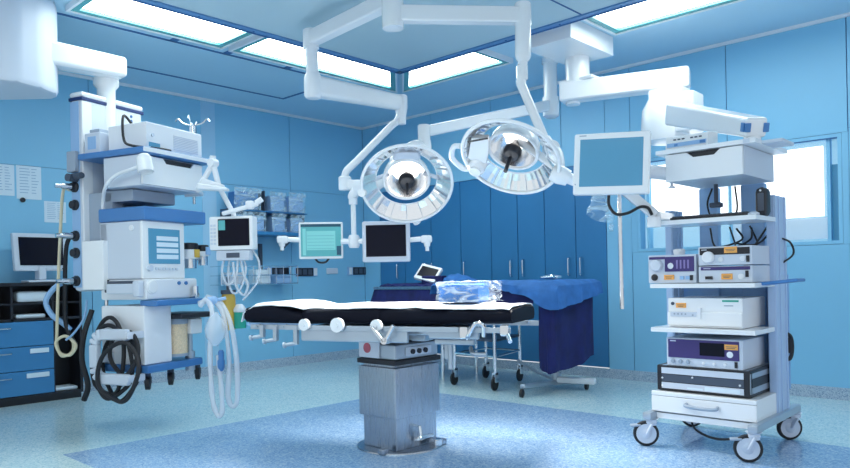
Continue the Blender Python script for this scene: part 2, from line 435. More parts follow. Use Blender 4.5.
t = orphan((lambda b: (b.bb((0, -.09, 0), (.03, .09, .075), .01), b.go('wall_outlet', LGREY))[1])(B()), 'pale blank wall outlet between two black socket strips', 'socket'); t.location = WF.X(332, 274, 0)
outlet(357, 271, 'black socket strip left of the black screen, nearest the cupboards', 3, 'r')
for nm, a, c, lab in (('paper_notice', (0, 164), (14.5, 196), 'pinned printed sheet at the picture edge, cut off by it'),
                      ('paper_notice', (16, 165), (41.5, 200), 'large printed sheet pinned beside a magnet dot'),
                      ('paper_notice', (44, 201), (66, 223), 'small printed sheet pinned lower, above the desk screen')):
    p, q = WF.X(*a, 0), WF.X(*c, 0); f = Fr((0, (p.y+q.y)/2, q.z)); w, h = (q.y-p.y)/2, p.z-q.z
    if a[0] == 0: w += .04; f = Fr((0, f.o.y-.04, f.o.z))
    t = thing(nm, lab, 'paper', f, group='notices on the left wall')
    b = B(); b.bb((.0005, -w, 0), (.003, w, h)); b.go('sheet', PAPER, t)
    b = B()
    for k in range(9):
        z = h*(.9-.09*k); b.bb((.003, -w*.75, z), (.0035, w*random.uniform(-.1, .1), z+h*.02)); b.bb((.003, w*.2, z), (.0035, w*random.uniform(.5, .85), z+h*.02))
    b.go('print', PAPERINK, t)
b = B(); b.cyl((0, 0, 0), (.012, 0, 0), .022); o = b.go('magnet', BLACK); o.location = WF.X(22.5, 200, 0); tag(o, 'small black round magnet on wall below the papers', 'magnet')
# shelf with wrapped packs
f = Fr((0, -1.62, 1.46)); t = thing('pack_shelf', 'dark blue wall shelf with two rails holding wrapped packs', 'shelf', f)
b = B(); b.bb((0, -.5, .06), (.36, .5, .1), .008); b.bb((0, -.5, .322), (.26, .5, .335), .004); b.go('shelf_board', CAB, t)
for y in (-.49, -.05, .49):
    b = B(); b.bb((0, y-.006, .1), (.2, y+.006, .57 if y > -.4 and y < .4 else .35), .002); b.go('divider', DGREY, t)
for y in (-.3, .3):
    b = B(); b.poly([(0, y-.01, .06), (.28, y-.01, .06), (0, y-.01, -.1)], (0, .02, 0)); b.go('bracket', DGREY, t)
b = B(); b.bb((0, -.02, -.45), (.03, .02, -.02)); b.go('rail', DGREY, t)
proto = None
packs = [(-.36, .1, .115, .215, 'lower row, first from the machine'), (-.16, .1, .09, .215, 'lower row, second from the machine'), (.11, .1, .1, .215, 'lower row, third from the machine'), (.36, .1, .1, .21, 'lower row, last before the seam'),
         (-.30, .335, .17, .24, 'upper row, deep blue one next to the machine'), (.10, .335, .11, .22, 'upper row, middle one'), (.36, .335, .12, .23, 'upper row, last before the seam')]
for y, z, w, hh, lab in packs:
    t = thing('wrapped_pack', 'clear wrapped pack on wall shelf, '+lab, 'pack', Fr((.16, f.o.y+y, f.o.z+z)), group='wrapped packs on the wall shelf')
    b = B(); b.bb((-.09, -w*.85, 0), (.08, w*.85, hh*.85), .02); b.go('contents', BLUE if 'deep' in lab else PALEB, t)
    b = B(); b.grid(lambda u, v: (.09+.03*sin(pi*v)*sin(pi*u)+.012*n1(u*4, v*3, y*9), -w+2*w*u, .004+hh*v), 8, 8, .002); b.go('wrapper', BAGFILM, t)
# lower wall rack behind the monitor cables
f = Fr((0, -1.75, .98)); t = thing('wire_basket', 'wire basket rack on wall behind the table end', 'basket', f)
b = B()
for z in (0, .1, .2):
    b.tube([(0, -.5, z), (.22, -.5, z), (.22, .5, z), (0, .5, z)], .006, 6, 0)
for k in range(11): b.tube([(.22, -.5+.1*k, .2), (.22, -.5+.1*k, 0), (0, -.5+.1*k, 0)], .004, 5, 0)
b.go('wire_frame', CHROME, t)
for k, (y, c) in enumerate(((-.3, .13), (.05, .16), (.33, .1))):
    b = B(); b.bb((.03, -.1, .005), (.19, .1, .005+c), .015); o = b.go('supply_packet', [LGREY, PAPER, PALEB][k]); o.location = f.o+V((0, y, 0))
    tag(o, 'pale packet in the wire basket, '+['nearest the yellow bottle', 'tallest one in the middle', 'lowest one, nearest the seam'][k], 'packet', 'packets in the wire basket')

# ================================================================== desk unit on the left
f = Fr((.15, -4.5, 0)); t = thing('desk_unit', 'dark blue drawer unit with black open shelves and black worktop', 'cabinet', f)
xf = .15; ye = .78; ys = .545
b = B(); b.bb((-.13, -1.4, 0), (xf-.03, ye, .05)); b.go('plinth', BLACK, t)
b = B(); b.bb((-.14, -1.4, 1.015), (xf+.01, ye+.02, 1.045), .004); b.go('worktop', BLACK, t)
b = B(); b.bb((-.14, -1.4, .05), (-.125, ye, 1.015)); b.bb((-.125, -1.4, .05), (xf, ye, .075)); b.bb((-.125, -1.4, .715), (xf-.01, ye, .735)); b.bb((-.125, -1.4, .855), (xf-.02, ye, .87))
for y in (-1.4, -.43, .22, ys, ye): b.bb((-.125, y-.01, .05), (xf-.01, y+.01, 1.015))
b.go('carcass', BLACK, t)
for i, (z0, z1) in enumerate(((.08, .285), (.29, .495), (.50, .71))):
    b = B(); b.bb((-.1, -1.38, z0), (xf, ys-.002, z1), .003); d = b.go('drawer', DRAW, t)
    b = B(); z = z1-.05; b.tube([(xf, -.25, z), (xf+.025, -.24, z), (xf+.025, .2, z), (xf, .21, z)], .006, 6, 0); b.go('handle', CHROME, d)
    if i < 2:
        b = B(); b.bb((xf, .32+.03*i, z1-.06), (xf+.012, .50, z1-.02), .002); b.go('label_holder', PAPER, d)
for y, z, w, h, lab in ((-.12, .87, .2, .035, 'stack of white sheets on the upper black desk shelf'), (.4, .87, .13, .1, 'white wrapped bundle on upper black desk shelf under the coiled hose'), (-.1, .735, .18, .02, 'flat white sheets on the lower black desk shelf'), (.38, .735, .12, .035, 'thin white pad on lower black desk shelf'), (.66, .075, .1, .03, 'pale folded cloth at the bottom of the tall black bay')):
    b = B(); b.bb((-.08, y-w, z), (.1, y+w, z+h), min(h*.4, .03)); orphan(b.go('paper_stack', PAPER), lab, 'papers', 'white stacks in the black desk shelves').location += f.o
# monitor on the desk
f = Fr((.20, -4.02, 1.045)); t = thing('desk_monitor', 'grey framed monitor with dark screen standing on the black worktop', 'monitor', f)
b = B(); b.bb((-.10, -.13, 0), (.1, .13, .02), .008); b.beam((0, 0, .02), (0, 0, .14), .12, .06, .01); b.go('stand', LGREY, t)
b = B(); b.poly([(.045, -.215, .10), (.045, .215, .10), (.02, .225, .43), (.02, -.225, .43)], (-.06, 0, 0), .008); m = b.go('housing', LGREY, t)
b = B(); b.poly([(.047, -.175, .15), (.047, .175, .15), (.026, .182, .395), (.026, -.182, .395)], (-.004, 0, 0)); b.go('screen', SCRBLK, t)
b = B(); b.ball((.045, .14, .12), .006); b.ball((.045, .17, .12), .006); b.go('button', DGREY, t)

# ================================================================== anaesthesia pendant, machine and monitor
A_YAW = radians(133.1-25)
PO = at(105, 190, 5.3)
PF = Fr((PO.x, PO.y, 0), A_YAW)          # local x runs away to the right, -y faces right and near
X0c, YF, YC = -.27, -.66, -.065          # left side plane, front plane, column face
t = thing('supply_pendant', 'white ceiling arm with tall blue and white gas supply column', 'pendant', PF, (PO.x, PO.y, .97)); zb = .97
def PL(v): return V((v[0], v[1], v[2]-zb))
hub = PF.L(at(14, 40, 4.75)); hub.z = 0
b = B()
prof = [(-.50, -.30), (.16, -.30), (.24, -.20), (.28, 0), (.24, .2), (.16, .30), (-.50, .30)]
fr = lambda d: d
hubw = at(-3, 40, 4.75)
ax = (PF.mi @ RT); ay = (PF.mi @ FW)
def hubpt(u, v, z): return PF.L(hubw+RT*u+FW*v) + V((0, 0, z-PF.L(hubw).z))
lowz = at(30, 92, 4.75).z
pts = [hubpt(-.7, -.25, 0), hubpt(.14, -.25, 0), hubpt(.24, -.18, 0), hubpt(.31, -.02, 0), hubpt(.33, .14, 0), hubpt(.27, .27, 0), hubpt(-.7, .27, 0)]
b.poly([PL((p.x, p.y, lowz+.01)) for p in pts], (0, 0, 3.0-lowz-.012), .045); b.go('ceiling_cover', LGREY, t)
b = B(); p, q = PF.at(40, 59, 4.86), PF.at(124, 67, 5.28); p.z += .045; q.z = p.z
b.beam(PL(p), PL(q), .17, .17, .03, .15, up=(0, 0, 1), h2=.15); b.go('ceiling_arm', WHITE2, t)
nx, ny = (PF.at(106, 82, 5.3)).xy
b = B(); ztop = 2.40
b.lathe([(.09, 0), (.09, .05), (.065, .08), (.065, .4)], PL((nx, ny, q.z-.065)), d=(0, 0, -1)); b.go('neck', WHITE2, t)
b = B(); b.use(LGREY).bb(PL((-0.240, -.065, .97)), PL((.315, .06, ztop)), .03); b.use(PALEB).bb(PL((-0.245, -.03, 1.0)), PL((-0.230, .055, ztop-.06)), .004)
b.use(WHITE).bb(PL((-0.245, -.07, 1.0)), PL((-0.160, -.05, ztop-.06)), .01); b.go('column', None, t)
b = B(); b.bb(PL((-0.247, -.072, ztop-.055)), PL((.32, .067, ztop-.03)), .004); b.go('band', mat('band_navy', (.008, .03, .13), .5), t)
b = B(); b.bb(PL((-0.245, -.07, ztop-.03)), PL((.32, .065, ztop+.012)), .02); b.go('cap', WHITE2, t)
b = B()
for x in (.02, .2):
    for k in range(5): b.cyl(PL((x, -.063, ztop-.09-.035*k)), PL((x, -.069, ztop-.09-.035*k)), .011, seg=10)
b.go('vent_hole', SEAM, t)
for k, (px, py) in enumerate(((77, 187), (77, 205), (77, 236), (77, 253), (77, 281))):
    p = PF.X(px-.5, py, -.245); b = B(); b.lathe([(.038, 0), (.038, .012), (.028, .02), (.028, .035)], PL((-0.245, .015, p.z)), d=(-1, 0, 0)); s_ = b.go('gas_outlet', BLACK, t)
    if k in (0, 2, 4):
        b = B(); b.lathe([(.022, 0), (.022, .06), (.016, .07), (.016, .11)], PL((-0.280, .015, p.z)), d=(-1, .3, 0)); b.go('coupling', CHROME, s_)
b = B(); p = PF.X(76, 160, -.245); b.bb(PL((-0.280, -.03, p.z-.09)), PL((-0.245, .06, p.z+.06)), .008); b.go('flow_gauge', MGREY, t)
b = B(); p = PF.X(78, 177, -.245); b.cyl(PL((-0.260, .05, p.z)), PL((-0.290, -.11, p.z)), .022); b.cyl(PL((-0.240, .0, p.z-.01)), PL((-0.320, .0, p.z-.01)), .028); b.go('regulator', DGREY, t)
# shelf and drawer
zs = PF.Y(147, 150, YF-.04).z
b = B(); b.bb(PL((-.29, YF-.05, zs-.02)), PL((.36, -.065, zs+.025)), .012); sh = b.go('shelf', BLUE, t)
b = B(); b.bb(PL((-.295, YF-.06, zs-.012)), PL((.37, YF-.045, zs+.018)), .004); b.bb(PL((.36, YF-.05, zs-.012)), PL((.375, -.07, zs+.018)), .004); b.go('edge_rail', WHITE, sh)
zd = PF.Y(148, 186, YF).z
b = B(); b.bb(PL((-.27, YF+.012, zd)), PL((.31, -.3, zs-.022)), .01); b.go('drawer_case', LGREY, t)
x0, x1 = -.265, .305; zt = zs-.03; xa, xb = -.05, .19
b = B(); b.poly([PL(v) for v in ((x0, YF-.008, zd+.01), (x1, YF-.008, zd+.01), (x1, YF-.008, zt), (xb+.03, YF-.008, zt), (xb, YF-.008, zt-.035), (xa, YF-.008, zt-.035), (xa-.03, YF-.008, zt), (x0, YF-.008, zt))], (0, .018, 0), .003); b.go('drawer_front', WHITE2, t)
b = B(); b.bb(PL((xa-.025, YF+.005, zt-.034)), PL((xb+.025, YF+.016, zt)), .002); b.go('grip_recess', BLACK, t)
# machine bracket shelf under drawer
b = B(); b.bb(PL((-.2, -.5, zd-.09)), PL((.2, -.2, zd-.005)), .01); b.bb(PL((-.2, -.3, 1.0)), PL((-.1, -.05, zd-.01)), .01); b.bb(PL((.12, -.3, 1.0)), PL((.2, -.05, zd-.01)), .01); b.go('mounting_frame', MGREY, t)
# IV pole at shelf end
p = PF.L(at(201, 150, 5.15)); px_, py_ = .395, -.5
b = B(); zp = PF.L(at(200, 121, 5.3)).z
b.cyl(PL((px_, py_, zs-.3)), PL((px_, py_, zp)), .011, seg=10); b.cyl(PL((px_, py_, zp-.07)), PL((px_, py_, zp-.01)), .028); b.cyl(PL((px_, py_, zp-.16)), PL((px_, py_, zp-.14)), .03)
b.box(PL((.37, py_, zs-.01)), (.07, .05, .05), .006)
for k in range(4):
    a = k*pi/2+.5; d = V((cos(a), sin(a), 0)); o = V(PL((px_, py_, zp)))
    b.tube([o, o+d*.07+V((0, 0, .015)), o+d*.11+V((0, 0, .05)), o+d*.13+V((0, 0, .03))], .006, 6)
b.go('drip_pole', CHROME, t)

# equipment on the shelf
zt_ = zs+.025
def dev(name, label, cat, x0, x1, y0, y1, h, m, fn=None, group=None):
    fr_ = Fr(PF.o+PF.m @ V(((x0+x1)/2, (y0+y1)/2, zt_)), A_YAW); t = thing(name, label, cat, fr_, group=group); w, d = (x1-x0)/2, (y1-y0)/2
    b = B(); b.bb((-w, -d, 0), (w, d, h), .012); b.go('housing', m, t)
    if fn: fn(t, w, d, h)
    return t
def d1(t, w, d, h):
    b = B()
    for k in range(9): b.bb((-.02, -d-.004, .03+.012*k), (w-.05, -d+.002, .035+.012*k))
    b.go('vent_grille', LGREY, t)
    b = B(); b.cyl((-w+.05, -d, .1), (-w+.05, -d-.012, .1), .012); b.go('knob', LGREY, t)
    b = B(); b.bb((-w+.02, -d-.003, .02), (-w+.12, -d+.002, .05)); b.go('display', SCRBLUE, t)
dev('ventilator_unit', 'white boxy device with front grille on the pendant shelf', 'device', -.20, .34, -.64, -.27, .19, WHITE, d1)
def d2(t, w, d, h):
    b = B(); b.bb((-w-.003, -d+.04, .03), (-w+.002, d-.04, h-.03)); b.go('side_panel', PALEB, t)
    b = B(); b.bb((-w+.03, -d+.04, h-.001), (w-.03, d-.02, h+.03), .006); b.go('top_lid', MGREY, t)
dev('control_box', 'low grey control box on pendant shelf, beside white boxy device', 'device', -.25, .12, -.25, -.09, .15, LGREY, d2)
b = B(); P = [PF.o+PF.m @ V(v) for v in ((-.2, -.55, zt_+.26), (-.29, -.45, zt_+.2), (-.285, -.52, zt_+.06), (-.27, -.58, zt_+.014), (-.12, -.65, zt_+.012), (-.0, -.66, zt_+.012))]
P[0] = PF.o+PF.m @ V((-.15, -.45, zt_+.20)); P[1] = PF.o+PF.m @ V((-.24, -.47, zt_+.235))
b.tube(P, .009, 8); orphan(b.go('black_cable', BLKRUB), 'black cable looping over edge of pendant shelf', 'cable')

# ---- anaesthesia machine
zb2 = PF.Y(143, 374, YF).z
MF = Fr(PF.o+PF.m @ V((.04, -.42, zb2)), A_YAW); t = thing('anaesthesia_machine', 'white and blue anaesthesia machine docked on pendant with built in screen', 'anaesthesia machine', MF)
def MB_(v): return V((v[0]-.04, v[1]+.42, v[2]-zb2))
def my(px, py, y=YF): return PF.Y(px, py, y)
ztt = my(143, 206).z; ztl = my(143, 220).z; zmid = my(143, 279).z; zlow = my(143, 300).z; zbase = my(143, 366).z
xR = my(203, 220).x; xS = my(183, 260).x; xM = my(190, 290).x
b = B(); b.bb(MB_((X0c-.01, YF-.03, ztl)), MB_((xR, -.25, ztt)), .012); b.go('top_deck', BLUE, t)
b = B(); b.bb(MB_((X0c, YF+.02, zmid)), MB_((xS-.0, -.25, ztl)), .012); b.bb(MB_((X0c, -.33, zmid)), MB_((xR-.03, -.25, ztl)), .01); b.go('upper_housing', LGREY, t)
b = B(); b.bb(MB_((X0c, YF, zmid+.0)), MB_((xS+.02, YF+.03, ztl)), .01); b.go('screen_bezel', WHITE2, t)
a, c = my(148, 228), my(180, 264)
b = B(); b.bb(MB_((a.x, YF-.004, c.z)), MB_((c.x, YF+.004, a.z)), .002); sc = b.go('screen', SCRBLUE, t)
a2, c2 = my(156, 236), my(178, 261)
b = B()
for k in range(4):
    z1 = a2.z-(a2.z-c2.z)*k/4; b.bb(MB_((a2.x, YF-.0055, z1-(a2.z-c2.z)/4+.012)), MB_((c2.x, YF-.003, z1)), 0)
b.go('screen_chart', PAPER, sc)
b = B()
for k in range(7): p = my(156+3.4*k, 268.5+.1*k); b.box(MB_((p.x, YF-.004, p.z)), (.022, .01, .018), .003)
b.go('key_row', LGREY, t)
p = my(149, 268); b = B(); b.cyl(MB_((p.x, YF, p.z)), MB_((p.x, YF-.02, p.z)), .022); b.go('rotary_knob', LGREY, t)
p = my(137, 227, YF+.02); b = B(); b.cyl(MB_((X0c, YF+.1, p.z)), MB_((X0c-.006, YF+.1, p.z)), .02); b.use(BLACK).cyl(MB_((X0c-.005, YF+.1, p.z)), MB_((X0c-.008, YF+.1, p.z)), .008); b.mats[0] = WHITE; b.go('emblem', None, t)
# mid block
b = B(); b.bb(MB_((X0c, YF-.025, zlow)), MB_((xM+.05, -.25, zmid)), .014); b.go('control_block', WHITE, t)
b = B()
p = my(149, 287); b.lathe([(.05, 0), (.05, .006), (.04, .012), (.04, .016), (0, .016)], MB_((p.x, YF-.024, p.z)), d=(0, -1, 0)); b.go('pressure_gauge', WHITE2, t)
b = B()
for px in (176, 183): p = my(px, 283); b.cyl(MB_((p.x, YF-.024, p.z)), MB_((p.x, YF-.034, p.z)), .013)
b.go('push_button', BLUE, t)
b = B(); p = my(197, 290); b.cyl(MB_((xM+.0, YF-.02, p.z-.05)), MB_((xM+.0, YF-.07, p.z-.04)), .028); b.cyl(MB_((xM, YF-.05, p.z-.06)), MB_((xM, YF-.05, p.z+.03)), .022); b.go('flow_valve', CHROME, t)
b = B(); b.bb(MB_((X0c+.02, YF-.10, zlow-.045)), MB_((xM+.03, YF+.06, zlow-.004)), .008); b.go('work_shelf', BLUE, t)
# lower body with recess
xr = my(172, 330).x
b = B(); b.bb(MB_((X0c, YF, zbase)), MB_((xr, -.25, zlow-.04)), .012); b.bb(MB_((xr-.02, YF+.22, zbase)), MB_((xM, -.25, zlow-.04)), .01); b.go('lower_housing', WHITE, t)
b = B(); b.bb(MB_((X0c-.005, YF-.03, zb2)), MB_((xM+.09, -.22, zbase)), .012); b.go('base', BLUE, t)
# absorber
xa = (my(173, 340).x+my(193, 340).x)/2
b = B(); z1 = my(183, 314).z; b.bb(MB_((xr+.0, YF-.09, z1-.03)), MB_((xM+.12, YF+.2, z1+.01)), .012); ab = b.go('absorber_head', BLACK, t)
z0 = my(183, 356).z
b = B(); b.use(BEIGE).cyl(MB_((xa, YF+.07, z0+.02)), MB_((xa, YF+.07, z1-.07)), .082); b.use(GLASS).cyl(MB_((xa, YF+.07, z0+.005)), MB_((xa, YF+.07, z1-.03)), .086, caps=False); b.use(MGREY).cyl(MB_((xa, YF+.07, z0)), MB_((xa, YF+.07, z0+.02)), .09); b.cyl(MB_((xa, YF+.07, z1-.07)), MB_((xa, YF+.07, z1-.03)), .088); b.go('absorber_canister', None, t)
b = B(); b.bb(MB_((xM-.03, YF-.03, z1-.15)), MB_((xM+.09, YF+.12, z1-.035)), .012); b.go('valve_block', WHITE2, t)
b = B(); b.cyl(MB_((xM+.03, YF+.04, z1-.28)), MB_((xM+.03, YF+.04, z1-.15)), .02); b.cyl(MB_((xM+.03, YF+.04, z1-.42)), MB_((xM+.03, YF+.04, z1-.28)), .035); b.go('moisture_trap', STEELD, t)
# vaporisers right of the screen
for k, (px, h0, h1, r) in enumerate(((190, 243, 271, .062), (203, 245, 268, .045))):
    p0, p1 = my(px, h1, YF+.08), my(px, h0, YF+.08); x = p0.x
    b = B(); b.use(CHROME).cyl(MB_((x, YF+.08, p0.z+.02)), MB_((x, YF+.08, p1.z-.08)), r*.8); b.use(WHITE).cyl(MB_((x, YF+.08, p0.z+.09)), MB_((x, YF+.08, p1.z-.05)), r); b.use(BLACK).lathe([(r*.9, 0), (r, .01), (r, .045), (r*.8, .05)], MB_((x, YF+.08, p1.z-.05)), d=(0, 0, 1))
    b.use(PALEB if k else YELL).box(MB_((x+.01, YF+.08-r-.0, p0.z+.13)), (.05, .012, .06), .003); b.go('vaporiser', None, t)
    b = B(); b.cyl(MB_((x, -.3, p0.z+.08)), MB_((x, YF+.08, p0.z+.08)), .02); b.go('vaporiser_mount', MGREY, t)
# side handle frame and casters
za, zc = PF.X(120, 333, X0c).z, PF.X(115, 376, X0c).z
yo = PF.X(106, 355, X0c-.03).y; xh = X0c-.12
b = B(); R_ = .07
pts = [(xh, YF+.02, za), (xh, yo-R_, za)]+[(xh, yo-R_+R_*sin(a), za-R_+R_*cos(a)) for a in (radians(30), radians(60), radians(90))]+[(xh, yo-R_+R_*cos(a), zc+R_-R_*sin(a)) for a in (0, radians(30), radians(60), radians(90))]+[(xh, YF+.02, zc)]
for p, q in zip(pts, pts[1:]): b.beam(MB_(p), MB_(q), .075, .045, .012, up=(1, 0, 0))
b.bb(MB_((xh-.02, YF+.005, zc-.02)), MB_((X0c+.01, YF+.04, zc+.03)), .01); b.bb(MB_((xh-.02, YF+.005, za-.03)), MB_((X0c+.01, YF+.04, za+.02)), .01); b.bb(MB_((xh, yo-.02, zc+.1)), MB_((X0c+.01, yo+.02, zc+.16)), .01); b.bb(MB_((X0c-.02, yo-.04, zc+.09)), MB_((X0c+.02, -.3, zc+.17)), .01); b.go('side_handle', LGREY, t)
b = B(); b.bb(MB_((X0c-.05, YF+.04, zmid-.1)), MB_((X0c+.01, YF+.3, zmid-.03)), .01); b.bb(MB_((X0c-.055, YF-.01, zlow+.02)), MB_((X0c, YF+.05, zmid-.01)), .014); b.go('side_bracket', LGREY, t)
b = B(); b.bb(MB_((X0c-.01, YF+.03, zmid-.09)), MB_((X0c+.005, YF+.36, zmid-.01)), .004); b.go('side_slot', DGREY, t)
for x, y in ((-.2, YF+.05), (.02, YF+.06), (-.18, -.32), (.3, YF+.07), (.3, -.32)):
    b = B(); b.cyl(MB_((x, y, zb2+.002)), MB_((x, y, zb2-.04)), .02); b.beam(MB_((x, y, zb2-.035)), MB_((x-.02, y-.02, zb2-.075)), .05, .02, .005)
    c_ = b.go('caster', DGREY, t)
    b = B(); d = V((.6, -.8, 0)); o = V((x-.02, y-.02, zb2-.075)); b.lathe([(.03, -.018), (.044, -.014), (.044, .014), (.03, .018)], MB_(o), d=d); b.go('wheel', BLKRUB, c_)
# hoses and bag of the machine
def hw(*pp): return [at(*p) for p in pp]
dh = 4.78
b = B(); r = .017
b.tube(hw((200, 306, dh), (206, 300, dh-.02), (212, 312, dh-.05), (210, 350, dh-.05), (212, 395, dh-.05), (217, 414, dh-.06), (222, 412, dh-.06), (221, 385, dh-.05), (218, 355, dh-.05)), r, 10, 7, rf=lambda u: 1+.12*sin(u*420)); orphan(b.go('breathing_hose', HOSE), 'clear corrugated hose in narrow loop, hanging nearest the absorber', 'hose', 'breathing hoses of the anaesthesia machine')
b = B()
b.tube(hw((199, 303, dh+.05), (214, 301, dh+.02), (224, 318, dh), (229, 360, dh), (228, 395, dh), (232, 406, dh), (237, 400, dh), (237, 365, dh), (231, 325, dh), (221, 303, dh+.03), (207, 297, dh+.08)), r, 10, 7, rf=lambda u: 1+.12*sin(u*460)); orphan(b.go('breathing_hose', HOSE), 'clear corrugated hose in the longer loop, beside the yellow bottle', 'hose', 'breathing hoses of the anaesthesia machine')
b = B(); q0, q1 = at(216, 312, dh-.04), at(215, 346, dh-.04)
b.lathe([(.014, 0), (.02, .06), (.05, .22), (.072, .5), (.062, .75), (.03, .93), (.016, 1)], q0, q1, 20); o = b.go('breathing_bag', CLEAR); orphan(o, 'translucent pear shaped breathing bag hanging among the clear hoses', 'breathing bag')
b = B(); b.lathe([(.012, 0), (.02, .1), (.02, .45), (.026, .5), (.026, .8), (.014, 1)], at(221, 350, dh-.05), at(221, 371, dh-.05), 12); orphan(b.go('hose_connector', BLUE), 'dark blue connector clipped at end of narrow hose loop', 'connector')
b = B(); b.lathe([(.02, 0), (.03, .05), (.03, .5), (.012, .6), (.012, 1)], at(206, 302, dh-.0), at(226, 298, dh+.03), 12); orphan(b.go('breathing_valve', PALEB), 'pale blue plastic valve joining hoses to the machine', 'valve')
# black cables coiled on side handle
b = B()
for k, (cx_, cy_, rx, ry, dx) in enumerate(((112, 362, 20, 36, .05), (121, 366, 17, 33, .085), (124, 352, 13, 22, .035), (118, 372, 20, 29, -.045), (108, 358, 17, 38, .065))):
    P = []
    for i in range(19):
        a = 2*pi*i/18+.6*k
        P.append(PF.o+PF.m @ PF.X(cx_+rx*cos(a)*(1+.10*sin(2*a+k)), cy_+ry*sin(a)*(1+.08*cos(3*a+k)), xh+dx+.012*sin(a*2+k)))
    b.tube(P, .0145, 8, 3)
orphan(b.go('cable_coil', BLKRUB), 'thick black hoses coiled over the side handle of anaesthesia machine', 'hose')
b = B(); b.tube(hw((92, 310, 5.1), (84, 335, 5.05), (82, 360, 5.05), (88, 385, 5.05), (84, 400, 5.08)), .02, 8, 5)
orphan(b.go('black_hose', BLKRUB), 'thick black hose hanging below column left of the coiled hoses', 'hose')
# white box and exam lamp on the column
q = PF.L(at(96, 266, 4.98)); f = Fr(PF.o+PF.m @ V((q.x, q.y, 0)), A_YAW)
f = Fr(V((f.o.x, f.o.y, at(96, 290, 4.98).z)), A_YAW); hB = at(96, 241, 4.98).z-f.o.z
t = thing('wall_box', 'white narrow equipment box hung on the front of the supply column', 'box', f)
b = B(); b.bb((-.05, -.13, 0), (.06, .08, hB), .01); b.go('housing', WHITE2, t)
b = B(); b.bb((-.02, -.134, .03), (.005, -.128, .07), .001); b.go('socket', BLACK, t)
b = B(); b.bb((.06, -.1, .1), (.2, .0, .16), .01); b.go('mounting_arm', MGREY, t)
b = B(); b.cyl((.04, -.05, -.14), (.04, -.05, 0), .012); b.lathe([(.025, 0), (.03, .04), (.018, .07)], (.04, -.05, -.2), d=(0, 0, 1)); b.go('stem', CHROME, t)
lp = at(104, 236, 4.98); f = Fr((lp.x, lp.y, f.o.z+hB), 0)
t = thing('exam_lamp', 'white bent neck examination lamp rising from box on column', 'lamp', f)
b = B(); b.lathe([(.025, 0), (.025, .05), (.018, .06)], (0, 0, 0), d=(0, 0, 1)); b.go('base', WHITE, t)
b = B(); b.tube([f.L(at(104, 238, 4.98)), f.L(at(103, 205, 4.96))]+[f.L(PF.o+PF.m @ PF.X(px, py, X0c-.05)) for px, py in ((106, 186), (117, 175), (130, 170), (141, 166))], .013, 10); b.go('bent_neck', WHITE, t)
b = B(); b.lathe([(0, 0), (.035, .0), (.05, .2), (.052, 1), (.044, 1), (.03, .6), (0, .6)], f.L(PF.o+PF.m @ PF.X(143.5, 155, X0c-.06)), f.L(PF.o+PF.m @ PF.X(146, 172, X0c-.07)), 24, False); b.go('lamp_head', WHITE2, t)
# hoses hanging from the gas outlets
b = B(); b.tube(hw((70, 190, 5.2), (63, 192, 5.2), (60, 240, 5.2), (58, 290, 5.2), (57, 330, 5.2), (57, 345, 5.2), (62, 356, 5.2), (72, 352, 5.2), (73, 342, 5.18), (65, 336, 5.17), (56, 342, 5.16), (60, 353, 5.15), (70, 355, 5.15), (76, 346, 5.15), (70, 338, 5.15)), .011, 8, 6)
orphan(b.go('coiled_hose', CREAM), 'cream hose hanging from the column and coiled at its end', 'hose')
b = B(); b.tube(hw((72, 281, 5.25), (60, 284, 5.25), (50, 293, 5.25), (46, 303, 5.25), (52, 315, 5.25), (64, 324, 5.25), (70, 330, 5.25)), .02, 10, 6)
orphan(b.go('blue_hose', PALEB), 'thick pale blue hose bent sideways below the lowest gas outlet', 'hose')
b = B(); b.tube(hw((70, 236, 5.24), (66, 250, 5.24), (65, 290, 5.24), (66, 325, 5.24), (76, 345, 5.24)), .016, 8, 5)
orphan(b.go('black_hose', BLKRUB), 'straight black hose hanging from middle gas outlet beside cream hose', 'hose')
b = B(); b.tube(hw((87, 300, 5.1), (84, 318, 5.1), (74, 333, 5.12), (66, 340, 5.14)), .008, 8, 5)
orphan(b.go('pale_tube', PALEB), 'thin pale tube running from box towards the cream coil', 'tube')

# ---- patient monitor on folding arm
f = Fr(PF.o+PF.m @ V((.4, YF-.02, 0)), A_YAW)
mo = at(231, 250, 5.05); f = Fr(V((mo.x, mo.y, mo.z)), radians(133.1-90-8)); t = thing('patient_monitor', 'white patient monitor with dark screen and teal block on folding arm', 'monitor', f)
W_, Hh = .165, at(231, 216, 5.05).z-mo.z
b = B(); b.bb((-W_, 0, 0), (W_, .1, Hh), .014); b.go('housing', WHITE2, t)
b = B(); b.bb((-W_+.07, -.004, .03), (W_-.025, .004, Hh-.02), .002); sc = b.go('screen', SCRBLK, t)
b = B(); b.bb((-W_+.075, -.0055, Hh-.1), (-W_+.125, -.003, Hh-.03)); b.go('screen_block', SCRTEAL, sc)
b = B()
for i in range(2):
    for j in range(6): b.bb((-W_+.012+.024*i, -.004, .04+.026*j), (-W_+.03+.024*i, .002, .056+.026*j), .002)
b.go('key', LGREY, t)
b = B(); b.bb((-.12, .01, -.075), (.13, .1, -.002), .01); md = b.go('module_rack', LGREY, t)
b = B(); b.bb((-.04, .006, -.055), (.06, .012, -.02), .003); b.go('module_display', DGREY, md)
apex = f.L(at(213, 163, 5.05)); 
b = B(); p1 = f.L(at(198, 190, 5.1)); p2 = V((-.05, .05, Hh-.004))
b.tube([p1, apex], .02, 12, 0); b.tube([apex, f.L(at(219, 187, 5.08))], .02, 12, 0); b.tube([f.L(at(219, 187, 5.08)), V((0, .06, Hh+.02)), V((0, .06, Hh-.004))], .018, 10, 0)
b.lathe([(.03, -.03), (.032, -.02), (.032, .02), (.03, .03)], apex, d=(.3, 1, 0)); b.cyl(apex+V((0, 0, .02)), apex+V((0, 0, .05)), .022)
